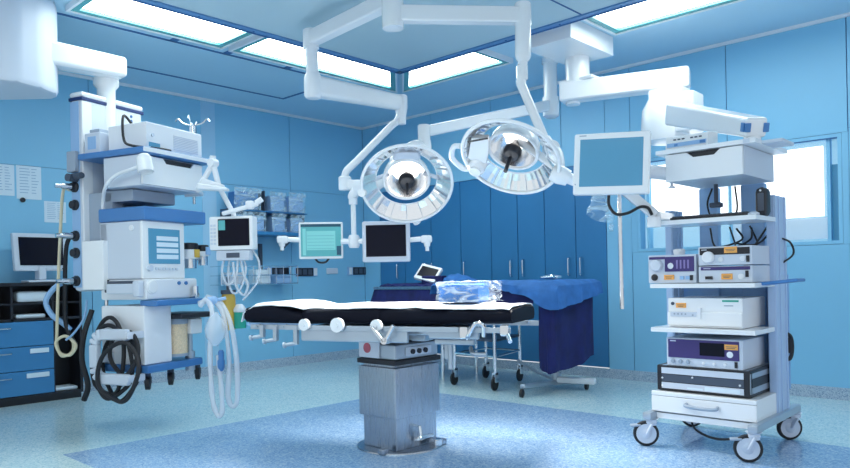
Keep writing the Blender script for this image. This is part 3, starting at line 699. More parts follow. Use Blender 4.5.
b.tube([p1, f.L(PF.o+PF.m @ V((.345, -.62, p1.z+mo.z)))+V((0, 0, 0)), f.L(PF.o+PF.m @ V((.30, -.5, p1.z+mo.z)))], .018, 8, 0); b.go('folding_arm', WHITE, t)
b = B(); b.beam(f.L(at(199, 187, 5.02)), f.L(at(228, 189.5, 5.02)), .12, .045, .02, .09, h2=.02); b.use(CREAM).beam(f.L(at(203, 181.5, 5.02)), f.L(at(224, 186.5, 5.02)), .09, .05, .02, .06, h2=.02); b.mats[0] = WHITE; b.go('arm_cover', None, t)
b = B(); b.beam(f.L(at(222, 214, 5.0)), f.L(at(258, 204, 5.0)), .03, .03, .01); b.box(f.L(at(250, 205, 5.0)), (.06, .05, .06), .015); b.cyl(f.L(at(256, 203, 5)), f.L(at(262, 199, 5)), .02); b.go('probe_holder', WHITE, t)
b = B(); b.tube(hw((252, 249, 5.1), (259, 262, 5.1), (258, 280, 5.1), (250, 292, 5.1), (243, 300, 5.1)), .008, 8, 6)
b.tube(hw((240, 256, 5.1), (244, 275, 5.1), (248, 285, 5.08), (244, 295, 5.1), (236, 285, 5.1), (233, 262, 5.1)), .01, 8, 6)
b.tube(hw((225, 256, 5.12), (222, 272, 5.12), (228, 285, 5.1), (236, 276, 5.1), (238, 258, 5.1)), .009, 8, 6)
b.tube(hw((230, 257, 5.14), (228, 275, 5.14), (232, 292, 5.1), (240, 290, 5.1), (246, 270, 5.1), (243, 257, 5.1)), .008, 8, 6)
orphan(b.go('monitor_leads', HOSE), 'tangle of pale leads hanging under the patient monitor', 'cables')
# bottles on a rail near the bag
yo_ = at(229, 330, 5.35); f = Fr((yo_.x, yo_.y, yo_.z)); hb = at(229, 294, 5.35).z-yo_.z
t = thing('yellow_bottle', 'tall yellow suction bottle hanging beside clear hoses', 'bottle', f)
b = B(); b.lathe([(.04, 0), (.052, .03), (.052, .9), (.045, 1)], (0, 0, 0), (0, 0, hb)); b.go('jar', YELL, t)
b = B(); q_ = f.L(PF.o+PF.m @ V((.30, -.3, yo_.z+hb*.8))); b.cyl((-.04, .02, hb*.8), (q_.x, q_.y, hb*.8), .012); b.go('bracket', MGREY, t)
b = B(); b.cyl((0, 0, hb), (0, 0, hb+.03), .055); b.cyl((0, 0, hb+.03), (0, 0, hb+.13), .014); b.go('cap', DGREY, t)
g = at(240, 328, 5.35); f = Fr((g.x, g.y, g.z)); t = thing('green_canister', 'small green topped canister next to the yellow bottle', 'canister', f)
hg = at(240, 312, 5.35).z-g.z
b = B(); b.cyl((0, 0, 0), (0, 0, hg), .045); b.go('body', GREEN, t); b = B(); b.lathe([(.048, 0), (.05, .02), (.03, .05), (.02, .06)], (0, 0, hg), d=(0, 0, 1)); b.go('lid', WHITE, t)

# ================================================================== operating table
f = Fr((3.84, -3.2, 0)); t = thing('operating_table', 'black padded operating table on square brushed steel column', 'operating table', f)
TY = RT*cos(radians(24))-FW*sin(radians(24)); TA = atan2(TY.y, TY.x)
b = B(); b.lathe([(.265, 0), (.262, .008), (.25, .012)], (0, 0, .001), d=(0, 0, 1), seg=40)
b.box((.1, -.235, .02), (.05, .05, .035), .008); b.box((.2, .16, .02), (.05, .05, .035), .008); b.go('floor_plate', STEEL, t)
b = B(); b.bb((-.135, -.175, .012), (.15, .175, .34), .008); b.go('lower_column', STEEL, t)
b = B(); b.bb((-.152, -.195, .20), (.168, .19, .50), .008); b.bb((-.13, -.17, .5), (.13, .17, .515)); b.go('upper_column', STEEL, t)
b = B(); b.tube([(.16, -.03, .06), (.2, -.02, .075), (.22, .06, .08)], .014, 8); b.tube([(.143, -.02, .14), (.19, -.02, .14), (.2, -.02, .06)], .01, 8, 0); b.box((.215, .09, .03), (.06, .06, .05), .01); b.go('foot_pedal', CHROME, t)
b = B(); b.bb((-.158, -.20, .515), (.172, .2, .545), .006); b.go('collar', BLACK, t)
# mechanical head
b = B(); b.use(STEELD).bb((-.15, -.185, .545), (.16, .19, .635), .012); b.use(LGREY).bb((-.14, -.20, .55), (.04, -.183, .665), .01)
b.use(BLACK).bb((-.155, -.19, .635), (.165, .195, .655), .008); b.go('drive_head', None, t)
b = B(); b.bb((.158, -.1, .565), (.17, .12, .615), .004); pnl = b.go('control_panel', LGREY, t)
b = B()
for k in range(3): b.cyl((.17, -.05+.055*k, .588), (.182, -.05+.055*k, .588), .015, seg=14)
b.go('knob', BLACK, pnl)
b = B(); b.lathe([(.03, 0), (.03, .005), (.018, .007), (0, .007)], (-.06, -.2, .61), d=(0, -1, 0)); b.go('emblem', mat('emblem_red', (.45, .10, .14), .5), t)
TM = Matrix.Rotation(TA, 4, 'Z')
def T_(x, y, z): return TM @ V((x, y, z))
# tabletop frame along the table: x along, -y near side
L0, L1, HW, zt = -.975, .80, .25, .815
rot = TM.to_3x3()
b = B()
b.box(T_(-.02, 0, .715), (1.0, .36, .05), .01, rot); b.box(T_(-.08, 0, .672), (.62, .2, .05), .012, rot); b.go('table_frame', STEELD, t)
b = B(); b.box(T_(-.76, 0, .748), (.40, .46, .022), .006, rot); b.go('leg_plate', PALEB, t)
for s in (-1, 1):
    b = B(); b.box(T_(-.05, s*.285, .735), (1.15, .012, .03), .003, rot); b.box(T_(.66, s*.285, .735), (.3, .012, .03), .003, rot); b.box(T_(-.72, s*.27, .735), (.36, .012, .03), .003, rot)
    for x in (-.85, -.65, -.5, -.2, .1, .4, .55, .75): b.cyl(T_(x, s*.285, .735), T_(x, s*.24, .745), .008, seg=8)
    b.go('side_rail', STEELD, t)
b = B()
b.box(T_(-.16, -.268, .692), (.72, .03, .078), .012, rot); b.box(T_(.47, -.25, .71), (.3, .03, .06), .01, rot); b.go('side_beam', STEELD, t)
for x in (-.47, -.24, .02):
    b = B(); b.cyl(T_(x, -.30, .755), T_(x, -.325, .755), .035 if x != -.24 else .043, seg=24); b.cyl(T_(x, -.325, .755), T_(x, -.332, .755), .012); b.cyl(T_(x, -.28, .75), T_(x, -.3, .755), .015); b.go('clamp_disc', WHITE2, t)
b = B(); b.beam(T_(-.0, -.33, .75), T_(.08, -.33, .66), .03, .02, .005); b.beam(T_(.14, -.33, .76), T_(.08, -.33, .66), .03, .02, .005); b.cyl(T_(.08, -.28, .67), T_(.08, -.345, .67), .02); b.go('lever_link', CHROME, t)
for x, dz in ((-.80, .05), (-.70, .07), (-.55, .09)):
    b = B(); b.box(T_(x, -.285, .735-dz/2), (.03, .03, dz+.03), .006, rot); b.cyl(T_(x, -.285, .73-dz), T_(x-.06, -.31, .72-dz), .012); b.cyl(T_(x-.06, -.31, .72-dz), T_(x-.075, -.315, .718-dz), .018); b.go('rail_clamp', STEELD, t)
b = B(); b.box(T_(.55, -.285, .72), (.05, .05, .07), .01, rot); b.tube([T_(.56, -.29, .69), T_(.58, -.31, .71), T_(.62, -.31, .77), T_(.66, -.30, .76), T_(.66, -.29, .70)], .012, 8); b.go('rail_hook', CHROME, t)
b = B(); b.box(T_(.78, -.285, .735), (.05, .05, .06), .01, rot); b.cyl(T_(.79, -.29, .72), T_(.82, -.33, .68), .012); b.go('rail_clamp', CHROME, t)
b = B(); b.box(T_(.44, -.15, .655), (.24, .05, .03), .006, rot); b.cyl(T_(.41, -.16, .50), T_(.41, -.16, .64), .014); b.box(T_(.38, -.12, .60), (.035, .04, .10), .008, rot); b.cyl(T_(.44, -.15, .66), T_(.44, -.15, .72), .02); b.tube([T_(.55, -.2, .63), T_(.58, -.24, .60), T_(.66, -.25, .60)], .012, 8); b.go('accessory_post', STEELD, t)
# mattress in three cushions
def cushion(x0, x1, prof, hw=HW, name='mattress'):
    """prof(u) -> (bottom, top) height; rounded long sides"""
    b = B(); nu = 14; tb = bmesh.new(); rings = []
    for i in range(nu+1):
        u = i/nu; x = x0+(x1-x0)*u; zb_, zt_ = prof(u); e = 1-.06*max(0, (abs(2*u-1)-.85)/.15)**2
        w = hw*e; r = .022; sec = [(-w+r, zb_), (w-r, zb_), (w, zb_+r), (w, zt_-r), (w-r, zt_), (0, zt_+.008), (-w+r, zt_), (-w, zt_-r), (-w, zb_+r)]
        rings.append([tb.verts.new(T_(x, yy, zz)) for yy, zz in sec])
    n = len(rings[0])
    for a, c in zip(rings, rings[1:]):
        for k in range(n): tb.faces.new([a[k], a[(k+1) % n], c[(k+1) % n], c[k]])
    tb.faces.new(rings[0][::-1]); tb.faces.new(rings[-1]); b._add(tb)
    return b.go(name, MATT, t, sharp=60)
cushion(L0, -.54, lambda u: (.762-.006*u, .85+.02*sin(pi*min(1, u*1.3))-.025*max(0, u-.6)/.4))
cushion(-.538, -.0, lambda u: (.756, .842+.012*u))
cushion(.002, L1, lambda u: (.756+.012*u, .852-.01*u*u))
def prof_top(x):
    if x < -.54: u = (x-L0)/(.6); return .85+.02*sin(pi*min(1, max(0, u)*1.3))-.025*max(0, u-.6)/.4
    if x < 0: return .842+.012*(x+.538)/.538
    u = x/L1; return .852-.01*u*u
b = B()
def sh(u, v):
    x = L0+.01+(L1-L0-.02)*u; y = -.235+.485*v
    edge = -.243+.014*n1(u*6, 1)+(.03*math.exp(-((x+.43)/.07)**2))-(.03 if .28 < x < .42 else 0)
    y = edge+(.262-edge)*v
    z = prof_top(x)+.012+.012*sin(pi*min(1, max(0, v*1.05)))+.005*n1(u*9, v*3)
    if v < .001: z -= .007
    if u < .03: z -= .095*(1-u/.03)*(1-.3*v); x = L0+.01-.04*(1-u/.03)
    if v > .999: z -= .05
    if y < -.232: z = min(z, prof_top(x)+.004) 
    return T_(x, y, z)
b.grid(sh, 60, 12, .006); o = b.go('table_sheet', SHEET); o.location = f.o
tag(o, 'white sheet spread along the top of the black operating table', 'sheet')
# wrapped blue pack on the table
pc = at(468, 303, 4.12); f2 = Fr((pc.x, pc.y, .878), TA); t2 = thing('wrapped_bundle', 'blue bundle in shiny crinkled film lying on the white sheet', 'bundle', f2)
b = B(); b.bb((-.145, -.1, 0), (.10, .1, .105), .012); b.go('blue_contents', DRAPE, t2)
b = B(); tb = bmesh.new(); bmesh.ops.create_cube(tb, size=1, matrix=Matrix.Diagonal((.31, .23, .118, 1))); bmesh.ops.subdivide_edges(tb, edges=list(tb.edges), cuts=9, use_grid_fill=True)
for v in tb.verts:
    p = v.co.copy(); k = n1(p.x*22, p.y*18, p.z*26)
    v.co += V((0 if p.x < 0 else .03*(p.x/.155)*abs(n1(p.z*30, p.y*20)), 0, 0)) + p.normalized()*.009*k
    v.co.z += .061
    v.co.z = max(.001, v.co.z)
b._add(tb); b.go('film_wrap', FILM, t2, sharp=25)

# ================================================================== draped tables at the back
NZ = .955
f = Fr((2.83, -.95, 0)); t = thing('instrument_trolley', 'chrome wheeled trolley frame below the light blue drape', 'trolley', f)
b = B(); b.bb((-.36, -.30, NZ-.03), (.36, .30, NZ-.012), .004); b.go('table_top', STEEL, t)
legs = [(-.27, -.24), (.24, -.28), (.10, .30), (-.30, .28)]
for (x0, y0), (x1, y1) in ((legs[0], legs[1]), (legs[2], legs[3]), (legs[1], legs[2]), (legs[3], legs[0])):
    for z in (.3, .72):
        b = B(); b.cyl((x0, y0, z), (x1, y1, z), .011, seg=8); b.go('leg_rail', CHROME, t)
b = B(); b.poly([(x, y, .43) for x, y in legs], (0, 0, .02)); b.go('lower_shelf', DGREY, t)
for x, y in legs:
    b = B(); b.cyl((x, y, .15), (x, y, NZ-.03), .017); l = b.go('leg', CHROME, t)
    b = B(); b.bb((x-.02, y-.025, .07), (x-.012, y+.025, .16), .004); b.bb((x+.012, y-.025, .07), (x+.02, y+.025, .16), .004); b.bb((x-.02, y-.02, .14), (x+.02, y+.02, .155)); c_ = b.go('caster', CHROME, l)
    b = B(); b.lathe([(.045, -.011), (.06, -.008), (.06, .008), (.045, .011)], (x, y-.01, .06), d=(1, .15, 0)); b.go('wheel', BLKRUB, c_)
f = Fr((3.42, -.78, 0)); t = thing('mayo_stand', 'chrome single post stand under the navy drape', 'stand', f)
b = B(); b.cyl((0, 0, .05), (0, 0, NZ-.03), .03); b.go('post', CHROME, t)
b = B(); b.bb((-.22, -.28, NZ-.03), (.31, .20, NZ-.012), .004); b.go('tray', STEEL, t)
b = B(); b.beam((0, .0, .05), (.05, -.60, .09), .05, .035, .008); b.beam((0, 0, .05), (.26, .06, .07), .05, .04, .008); b.tube([(0, .03, .06), (-.28, .12, .1), (-.5, .1, .2)], .014, 8, 0); b.cyl((0, 0, .03), (0, 0, .14), .045); b.go('foot_leg', STEELD, t)
for p in ((.05, -.61, .035), (.27, .065, .03)):
    b = B(); b.lathe([(.025, -.014), (.034, -.01), (.034, .01), (.025, .014)], p, d=(1, .2, 0)); b.go('wheel', BLKRUB, t)
b = B(); b.box((.22, -.02, .085), (.34, .07, .05), .01, .25); b.go('pedal_bar', WHITE, t)
# the drapes
def top_drape(x0, x1, y0, y1, z, drops, name, m, seed, n=44, mm=22, fl_=.02):
    """cloth over a table; drops(s, side) -> hanging length"""
    b = B(); ex = .30
    def fn(u, v):
        # u along the table with overhang at both ends, v across
        U = u*1.3-.15; Vv = v*1.4-.2
        cx, cy = min(1, max(0, U)), min(1, max(0, Vv))
        x, y = x0+(x1-x0)*cx, y0+(y1-y0)*cy
        ox = (U-cx)/.15; oy = (Vv-cy)/.2
        dz = 0
        if oy < 0: d = drops(cx, 0)*-oy; y -= .045*min(1, -oy*4)+fl_*abs(oy)*(1+n1(cx*7, seed)); dz += d
        if oy > 0: d = drops(cx, 1)*oy; y += .02*min(1, oy*4); dz += d
        if ox < 0: d = drops(cy, 2)*-ox; x -= .03*min(1, -ox*4)+fl_*abs(ox)*(1+n1(cy*5, seed)); dz = max(dz, d)
        if ox > 0: d = drops(cy, 3)*ox; x += .06*min(1, ox*6)+fl_*abs(ox)*(1+n1(cy*5, seed)); dz = max(dz, d)
        return (x, y, z-dz+.004*n1(x*6, y*6, seed))
    b.grid(fn, n, mm, .004); return b.go(name, m)
def gd(s, side):
    if side == 0: return .035+.03*n1(s*6)**2+.16*max(0, (s-.35)/.65)**1.6+.05*max(0, (s-.85)/.15)
    if side == 3: return .13+.11*(1-s)
    return .12
o = top_drape(2.46, 3.71, -1.27, -.58, NZ+.024, gd, 'light_blue_drape', DRAPE, 1)
orphan(o, 'light blue surgical drape over the right back table, draped in folds', 'drape')
def navy(b, path, z0, z1, amp, nz, zf=None, k=60):
    """a hanging cloth along a plan path"""
    P = spline(path, 8)
    def fn(u, v):
        q = u*(len(P)-1); i = min(int(q), len(P)-2); p = P[i].lerp(P[i+1], q-i); d = (P[i+1]-P[i]).normalized()
        nrm = V((-d.y, d.x, 0)); a = amp*(.3+v)*n1(u*nz, v*.6, 1)
        zb_ = z1 if zf is None else zf(u)
        p = p+nrm*a; return (p.x, p.y, z0+(zb_-z0)*v)
    b.grid(fn, k, 14, .006)
b = B(); navy(b, [(3.47, -1.05, 0), (3.55, -1.22, 0), (3.67, -1.27, 0), (3.725, -1.2, 0), (3.73, -.9, 0), (3.72, -.62, 0), (3.6, -.57, 0)], NZ+.006, .15, .018, 7, lambda u: .29-.09*sin(pi*min(1, u*1.3))+.012*sin(u*17))
b.poly([(3.2, -1.2, NZ+.0), (3.69, -1.22, NZ+.0), (3.70, -.60, NZ+.0), (3.2, -.60, NZ+.0)], (0, 0, .008)); o = b.go('navy_drape', NAVY)
orphan(o, 'navy cloth hanging almost to floor below the light blue drape', 'drape')
b = B(); navy(b, [(2.45, -.62, 0), (2.47, -1.15, 0), (2.6, -1.275, 0), (2.9, -1.28, 0), (3.2, -1.28, 0), (3.50, -1.25, 0)], NZ+.008, .7, .012, 8, lambda u: .80-.02*u); orphan(b.go('navy_drape', NAVY), 'short navy cloth edge under the light blue drape behind the bundle', 'drape')
# left back table
f = Fr((1.86, -.85, 0)); t = thing('back_table', 'long back table hidden under navy cloth near the wall corner', 'table', f)
b = B(); b.bb((-.46, -.3, .90), (.52, .3, .93), .006); b.go('table_top', STEEL, t)
for x in (-.42, .48):
    for y in (-.26, .26): b = B(); b.cyl((x, y, 0), (x, y, .9), .018); b.go('leg', CHROME, t)
b = B()
def nv(u, v):
    x = -.53+1.11*u; y = -.36+.72*v; z = .945-.055*max(0, (.16-u)/.16)+.02*abs(n1(u*7, v*4))
    dz = 0
    if v < .12: dz = (.12-v)/.12*.42; y = -.274-.05*min(1, (.12-v)*20)
    if v > .93: dz = .15; 
    if u < .06: dz = max(dz, (.06-u)/.06*.35)
    if u > .94: dz = max(dz, (u-.94)/.06*.35)
    return (x, y, z-dz+.008*n1(u*14, v*3)*(1 if dz else .4))
b.grid(nv, 50, 26, .005); o = b.go('navy_cover', NAVY); o.location = f.o; tag(o, 'navy cloth covering the back table left of the film wrapped bundle', 'drape')
pz = at(428, 283, 6.9); f = Fr((2.05, -.98, .945), .0); t = thing('tablet_device', 'tilted white device with black screen on the navy table', 'device', f)
rt = Matrix.Rotation(radians(28), 3, 'Y') @ Matrix.Rotation(radians(42), 3, 'X') @ Matrix.Rotation(radians(20), 3, 'Z')
b = B(); b.box((0, 0, .11), (.24, .2, .045), .01, rt); b.go('housing', WHITE2, t)
b = B(); b.box(V((0, 0, .11))+rt @ V((0, 0, .024)), (.19, .13, .004), 0, rt); b.go('screen', SCRBLK, t)
b = B(); b.box((.05, .03, .045), (.22, .16, .09), .012, .4); b.go('support_wedge', NAVY, t)
b = B(); b.grid(lambda u, v: (2.1+.42*u, -.98+.3*v+.03*n1(u*3), .957+.09*sin(pi*min(1, max(0, u*.95+.03)))*sin(pi*min(1, max(0, v)))**.5+.012*n1(u*9, v*6)), 20, 12, .006); o = b.go('blue_cloth', DRAPE)
orphan(o, 'crumpled light blue cloth on navy table behind the film wrapped bundle', 'cloth')
b = B(); b.tube([(3.45, -1.05, NZ+.045), (3.52, -1.0, NZ+.06), (3.62, -1.02, NZ+.045)], .012, 8); b.tube([(3.5, -1.1, NZ+.045), (3.62, -1.1, NZ+.05)], .014, 8, 0); b.box((3.58, -1.03, NZ+.045), (.1, .08, .03), .008); orphan(b.go('instrument', CHROME), 'small metal instrument lying on the light blue drape', 'instrument')

# ================================================================== ceiling pendant with monitors and the right lamp
f = Fr((3.85, -3.10, PZ))
t = thing('lamp_pendant', 'white jointed ceiling arms carrying two small screens', 'pendant', f, loc=(3.85, -3.10, 2.56))
hd = (f.o-CAM).dot(FW); hubp = at(393, 24, hd)
f = Fr((hubp.x, hubp.y, 2.56)); t.location = f.o
A = lambda px, py, d: f.L(at(px, py, d))
b = B(); r = .062
b.lathe([(r*.92, 0), (r, .012), (r, .36)], (0, 0, hubp.z-2.56), d=(0, 0, 1)); b.lathe([(.16, 0), (.16, .03)], (0, 0, PZ+.012-2.56-.03), d=(0, 0, 1)); b.cyl((0, 0, .3), (0, 0, PZ+.01-2.56), r*.9); b.go('ceiling_tube', WHITE, t)
e1 = A(311, 39, 5.12); h1 = V((0, 0, e1.z))
b = B(); b.beam(h1, e1, .085, .105, .015); b.lathe([(.058, -.07), (.058, .06), (.045, .07)], e1, d=(0, 0, 1)); b.go('extension_arm', WHITE, t)
e2 = A(313, 86, 5.12); e3 = A(401, 103, 5.62)
b = B(); b.cyl(e1, e2, .045); b.lathe([(.05, -.09), (.065, -.07), (.065, .06), (.05, .09)], e2, d=(0, 0, 1)); b.go('drop_tube', WHITE, t)
b = B(); b.beam(e2, e3, .12, .15, .03, .09, h2=.12); b.lathe([(.036, -.17), (.04, -.1), (.052, -.04), (.052, .05), (.045, .06)], e3, d=(0, 0, 1)); b.go('middle_arm', WHITE, t)
e4 = A(401, 116, 5.62); e5 = A(346, 172, 5.55); e6 = A(345, 184, 5.55); e7 = A(361, 186, 5.5)
b = B(); b.tube([e4+V((0, 0, .03)), e4+(e5-e4)*.08+V((0, 0, -.01)), e4+(e5-e4)*.2, e5+(e4-e5)*.2, e5, e6], .029, 12, 4); b.go('spring_arm', WHITE, t)
e8 = A(353, 198, 5.5)
b = B(); b.lathe([(.045, -.05), (.05, -.04), (.05, .05), (.04, .06)], e6, d=(0, 0, 1)); b.beam(e6, e7, .07, .08, .02); b.lathe([(.05, -.06), (.05, .06)], e7, d=RT); b.tube([e7, A(356, 191, 5.5), A(353, 196, 5.5), e8], .04, 12, 4); b.cyl(e8, e8-V((0, 0, .05)), .034); b.go('joint', WHITE, t)
e9 = A(354, 241.5, 5.5)
b = B(); b.cyl(e8, e9, .02, seg=12); b.lathe([(.035, -.05), (.045, -.03), (.045, .03), (.035, .05)], e9, d=(0, 0, 1)); b.cyl(A(341, 242, 5.5), A(366, 241, 5.5), .02, seg=12); b.go('screen_hanger', WHITE, t)
def small_monitor(px0, px1, py0, py1, d, label, on, arm):
    c = at((px0+px1)/2, (py0+py1)/2, d); hw_, hh = (px1-px0)/2*d/FPX, (py1-py0)/2*d/FPX
    fm = Fr(c-V((0, 0, hh)), radians(133.1-90)+(.12 if on else -.05)); tm = thing('surgical_screen', label, 'monitor', fm, group='hanging screens between the lamps')
    b = B(); b.bb((-hw_, 0, 0), (hw_, .05, 2*hh), .012); b.bb((-hw_*.5, .04, hh*.5), (hw_*.5, .08, hh*1.5), .02); b.go('housing', WHITE2 if on else LGREY, tm)
    m_ = .016 if on else .03
    b = B(); b.bb((-hw_+m_, -.003, m_+(.004 if on else .012)), (hw_-m_, .003, 2*hh-m_), .001); sc = b.go('screen', SCRTEAL if on else SCRBLK, tm)
    if on:
        b = B(); b.use(SCRDARK).bb((-hw_+m_, -.0045, 2*hh-m_-.022), (hw_-m_, -.002, 2*hh-m_)); b.bb((hw_-m_-.035, -.0045, .03), (hw_-m_, -.002, .1)); b.use(SCRTEAL2).bb((-hw_+.06, -.0045, .07), (hw_-.06, -.002, 2*hh-.07)); b.bb((-hw_+.03, -.0045, .03), (-hw_+.055, -.002, 2*hh-.05))
        b.use(SCRTEAL)
        for k in range(5): b.bb((-hw_+.065, -.0055, .08+.025*k), (hw_-.07, -.0045, .083+.025*k))
        b.go('screen_window', None, sc)
        b = B(); b.tube([(-.05, .03, .005), (-.02, .02, -.025), (.03, .02, -.025), (.06, .03, .005)], .008, 6); b.go('cable', BLACK, tm)
    s = -1 if on else 1
    b = B(); b.cyl((s*hw_*.9, .03, hh*1.05), (s*(hw_+.10), .03, hh*1.1), .02); b.box((s*(hw_+.125), .03, hh*1.08), (.09, .06, .06), .018); b.cyl((s*(hw_+.13), .03, hh*1.05), (s*(hw_+.13), .03, hh*.72), .032, .022); b.cyl((s*(hw_+.13), .03, hh*.72), (s*(hw_+.13), .03, hh*.5), .015); b.go('side_handle', WHITE2, tm)
    b = B(); b.cyl((-s*hw_*.9, .03, hh), fm.L(at(354, 241.5, 5.5))+V((0, 0, 0)), .017, seg=10); b.go('mounting_bar', WHITE, tm)
small_monitor(299, 343, 222, 259, 5.5, 'thin screen showing teal display, hanging left of the white hanger', True, 0)
small_monitor(362, 410, 221, 262, 5.42, 'thick framed dark screen hanging below the left lamp', False, 0)

# ---- lamp heads
def lamp_head(name, label, fr, n, R, c, dish_off, parent=None):
    """a ring of reflector plates around a bright dish; n is the way it shines"""
    n = V(n).normalized(); t = parent
    c = fr.L(c)
    M = axm(n)
    u = M.to_3x3() @ V((1, 0, 0)); w = M.to_3x3() @ V((0, 1, 0))
    b = B(); b.use(REFL); tb = bmesh.new(); NS = 80; rs = []
    for k in range(NS):
        a = 2*pi*k/NS; d = u*cos(a)+w*sin(a); j1, j2 = random.uniform(-.006, .006), random.uniform(-.004, .004)
        rs.append([tb.verts.new(c+d*R*q_-n*h_) for q_, h_ in ((.985, .0), (.80+j2, .05+j1), (.68, .075))])
    for k in range(NS):
        a_, b_ = rs[k], rs[(k+1) % NS]
        for m_ in (0, 1): tb.faces.new([a_[m_], b_[m_], b_[m_+1], a_[m_+1]])
    b._add(tb)
    b.use(WHITE2).lathe([(R*.70, -.085), (R*.82, -.065), (R, -.012)], c, d=n, seg=48, caps=False); b.use(LGREY)
    for k in range(16):
        a = 2*pi*k/16; d = u*cos(a)+w*sin(a); b.beam(c+d*R*.69-n*.072, c+d*R*.965-n*.006, .003, .006, 0, up=n)
    b.go('reflector_ring', None, t, sharp=4)
    b = B(); b.torus(c, n, R*.985, .012, 56, 10); b.go('outer_rim', WHITE2, t)
    b = B(); b.torus(c-n*.08, n, R*.68, .006, 48, 8); b.go('inner_rim', WHITE2, t)
    dc = c-n*.05
    b = B(); b.use(REFL).lathe([(R*.50, -.02), (R*.47, -.055), (R*.38, -.10), (R*.24, -.13), (0, -.135)], dc, d=n, seg=40, caps=False)
    b.use(WHITE2).lathe([(R*.50, -.02), (R*.52, -.04), (R*.50, -.09), (R*.38, -.15), (R*.2, -.18), (0, -.185)], dc, d=n, seg=40, caps=False); b.torus(dc-n*.02, n, R*.50, .011, 44, 8); b.go('lamp_dish', None, t)
    b = B(); b.lathe([(0, -.128), (R*.17, -.124), (R*.22, -.112), (R*.22, -.102), (R*.16, -.10), (0, -.10)], dc, d=n, seg=32, caps=False); b.go('bulb', BULB, t)
    b = B(); b.lathe([(R*.05, -.11), (R*.10, -.06), (R*.175, -.03), (R*.185, .0), (R*.15, .03), (R*.05, .042)], dc, d=n, seg=24); b.cyl(dc+n*.035, dc+n*.16, .012); b.go('handle', BLACK, t)
    return n, u, w, c, dc
def shine(name, p, n, e, size=1.5):
    ld = bpy.data.lights.new(name, 'SPOT'); ld.energy = e; ld.spot_size = 2.5; ld.spot_blend = .9; ld.shadow_soft_size = .12; ld.color = (1, .97, .90)
    o = bpy.data.objects.new(name, ld); COL.objects.link(o); o.location = p; o.rotation_euler = V(n).to_track_quat('-Z', 'Y').to_euler(); return o
# left lamp on its own ceiling post
fp = Fr(((at(550, 60, 6.5)).x, (at(550, 60, 6.5)).y, 2.3)); tl = thing('surgical_lamp', 'left round surgical lamp facing us, on horizontal arm from ceiling post', 'lamp', fp, group='surgical lamps')
A2 = lambda px, py, d: fp.L(at(px, py, d))
pb = A2(551, 116, 6.45); pt = V((pb.x, pb.y, 3.0-2.3)); k2 = A2(550, 104, 6.45).z
b = B(); b.cyl((pb.x, pb.y, k2-.02), pt, .062); b.lathe([(.075, 0), (.075, .05)], (pb.x, pb.y, pt.z-.05), d=(0, 0, 1)); b.lathe([(.045, -.02), (.072, .0), (.075, .05), (.075, .17)], pb, d=(0, 0, 1)); b.go('ceiling_post', WHITE2, tl)
q = A2(424, 132, 5.4); q1 = A2(425, 141, 5.4)
b = B(); b.beam(V((pb.x, pb.y, pb.z+.1)), q, .08, .10, .02, .07, h2=.085); b.lathe([(.042, -.11), (.048, -.08), (.048, .045), (.04, .055)], q, d=(0, 0, 1)); b.go('horizontal_arm', WHITE2, tl)
dL = 5.05; RL = 46/FPX*dL
cl = at(407, 185, dL); tocam = (CAM-cl).normalized()
nL = tocam*cos(radians(36))+(RT*.05-ZZ*.99).normalized()*sin(radians(36))
n, u, w, c, dc = lamp_head('x', '', fp, nL, RL, cl, 0, tl)
y0 = dc-n*.2
b = B(); b.tube([q1, q1-V((0, 0, .06)), A2(415, 146, 5.35), A2(395, 160, 5.32), y0+(V((0, 0, .0)))], .045, 12, 5); b.lathe([(.09, 0), (.08, .06), (.05, .09)], dc-n*.17, d=-n); b.tube([y0, A2(376, 186, 5.3), A2(366, 190, 5.2)], .04, 12, 4); b.tube([A2(366, 190, 5.2), A2(364, 192, 5.12), c-RT*RL*.99*1.0+V((0, 0, -.05))], .03, 10, 4); b.go('yoke', WHITE2, tl)
b = B(); upv = (ZZ-n*ZZ.dot(n)).normalized(); b.beam(dc+upv*RL*.48-n*.05, c+upv*RL*.74-n*.07, .2, .05, .015, .17); b.go('dish_bracket', LGREY, tl); b = B(); b.beam(dc-RT*RL*.4-n*.1, c-RT*RL*.72-n*.08, .05, .03, .008); b.go('dish_bracket', LGREY, tl); b = B(); b.beam(dc+RT*RL*.4-n*.1, c+RT*RL*.72-n*.08, .05, .03, .008); b.go('dish_bracket', LGREY, tl)
b = B(); dn = -upv; b.cyl(c+dn*RL*1.0+RT*.07-n*.02, c+dn*RL*1.06+RT*.08-n*.02, .03); b.go('grip', WHITE, tl)
shine('lamp_beam_left', fp.o+dc+n*.19, n, 160)
# right lamp on the table pendant
fr2 = Fr((hubp.x, hubp.y, 2.5)); tr = thing('surgical_lamp', 'right round surgical lamp tilted sideways, beside the blue screen', 'lamp', fr2, group='surgical lamps')
A3 = lambda px, py, d: fr2.L(at(px, py, d))
ra = A3(402, 14, hd); rb = A3(523, 16, 4.42); ra = V((0, 0, ra.z))
b = B(); b.lathe([(.066, -.09), (.068, -.06), (.068, .09)], ra, d=(0, 0, 1)); b.beam(ra, rb, .085, .10, .012); b.lathe([(.045, -.08), (.052, -.06), (.052, .07), (.048, .08)], rb, d=(0, 0, 1)); b.go('extension_arm', WHITE2, tr)
rc = A3(523, 62, 4.42); rd = A3(521, 84, 4.42); re = A3(545, 140, 4.45)
b = B(); b.lathe([(.03, 0), (.042, .05), (.05, .14), (.05, .8), (.04, 1)], rc, rb, 20); b.go('elbow', WHITE2, tr)
b = B(); b.cyl(rc, rd, .03, seg=14); b.box((rc+rd)/2, (.07, .05, .1), .01, radians(43)); b.tube([rd+V((0, 0, .02)), rd, rd+(re-rd)*.12, rd+(re-rd)*.85, re], .03, 12, 3); b.go('spring_arm', WHITE2, tr)
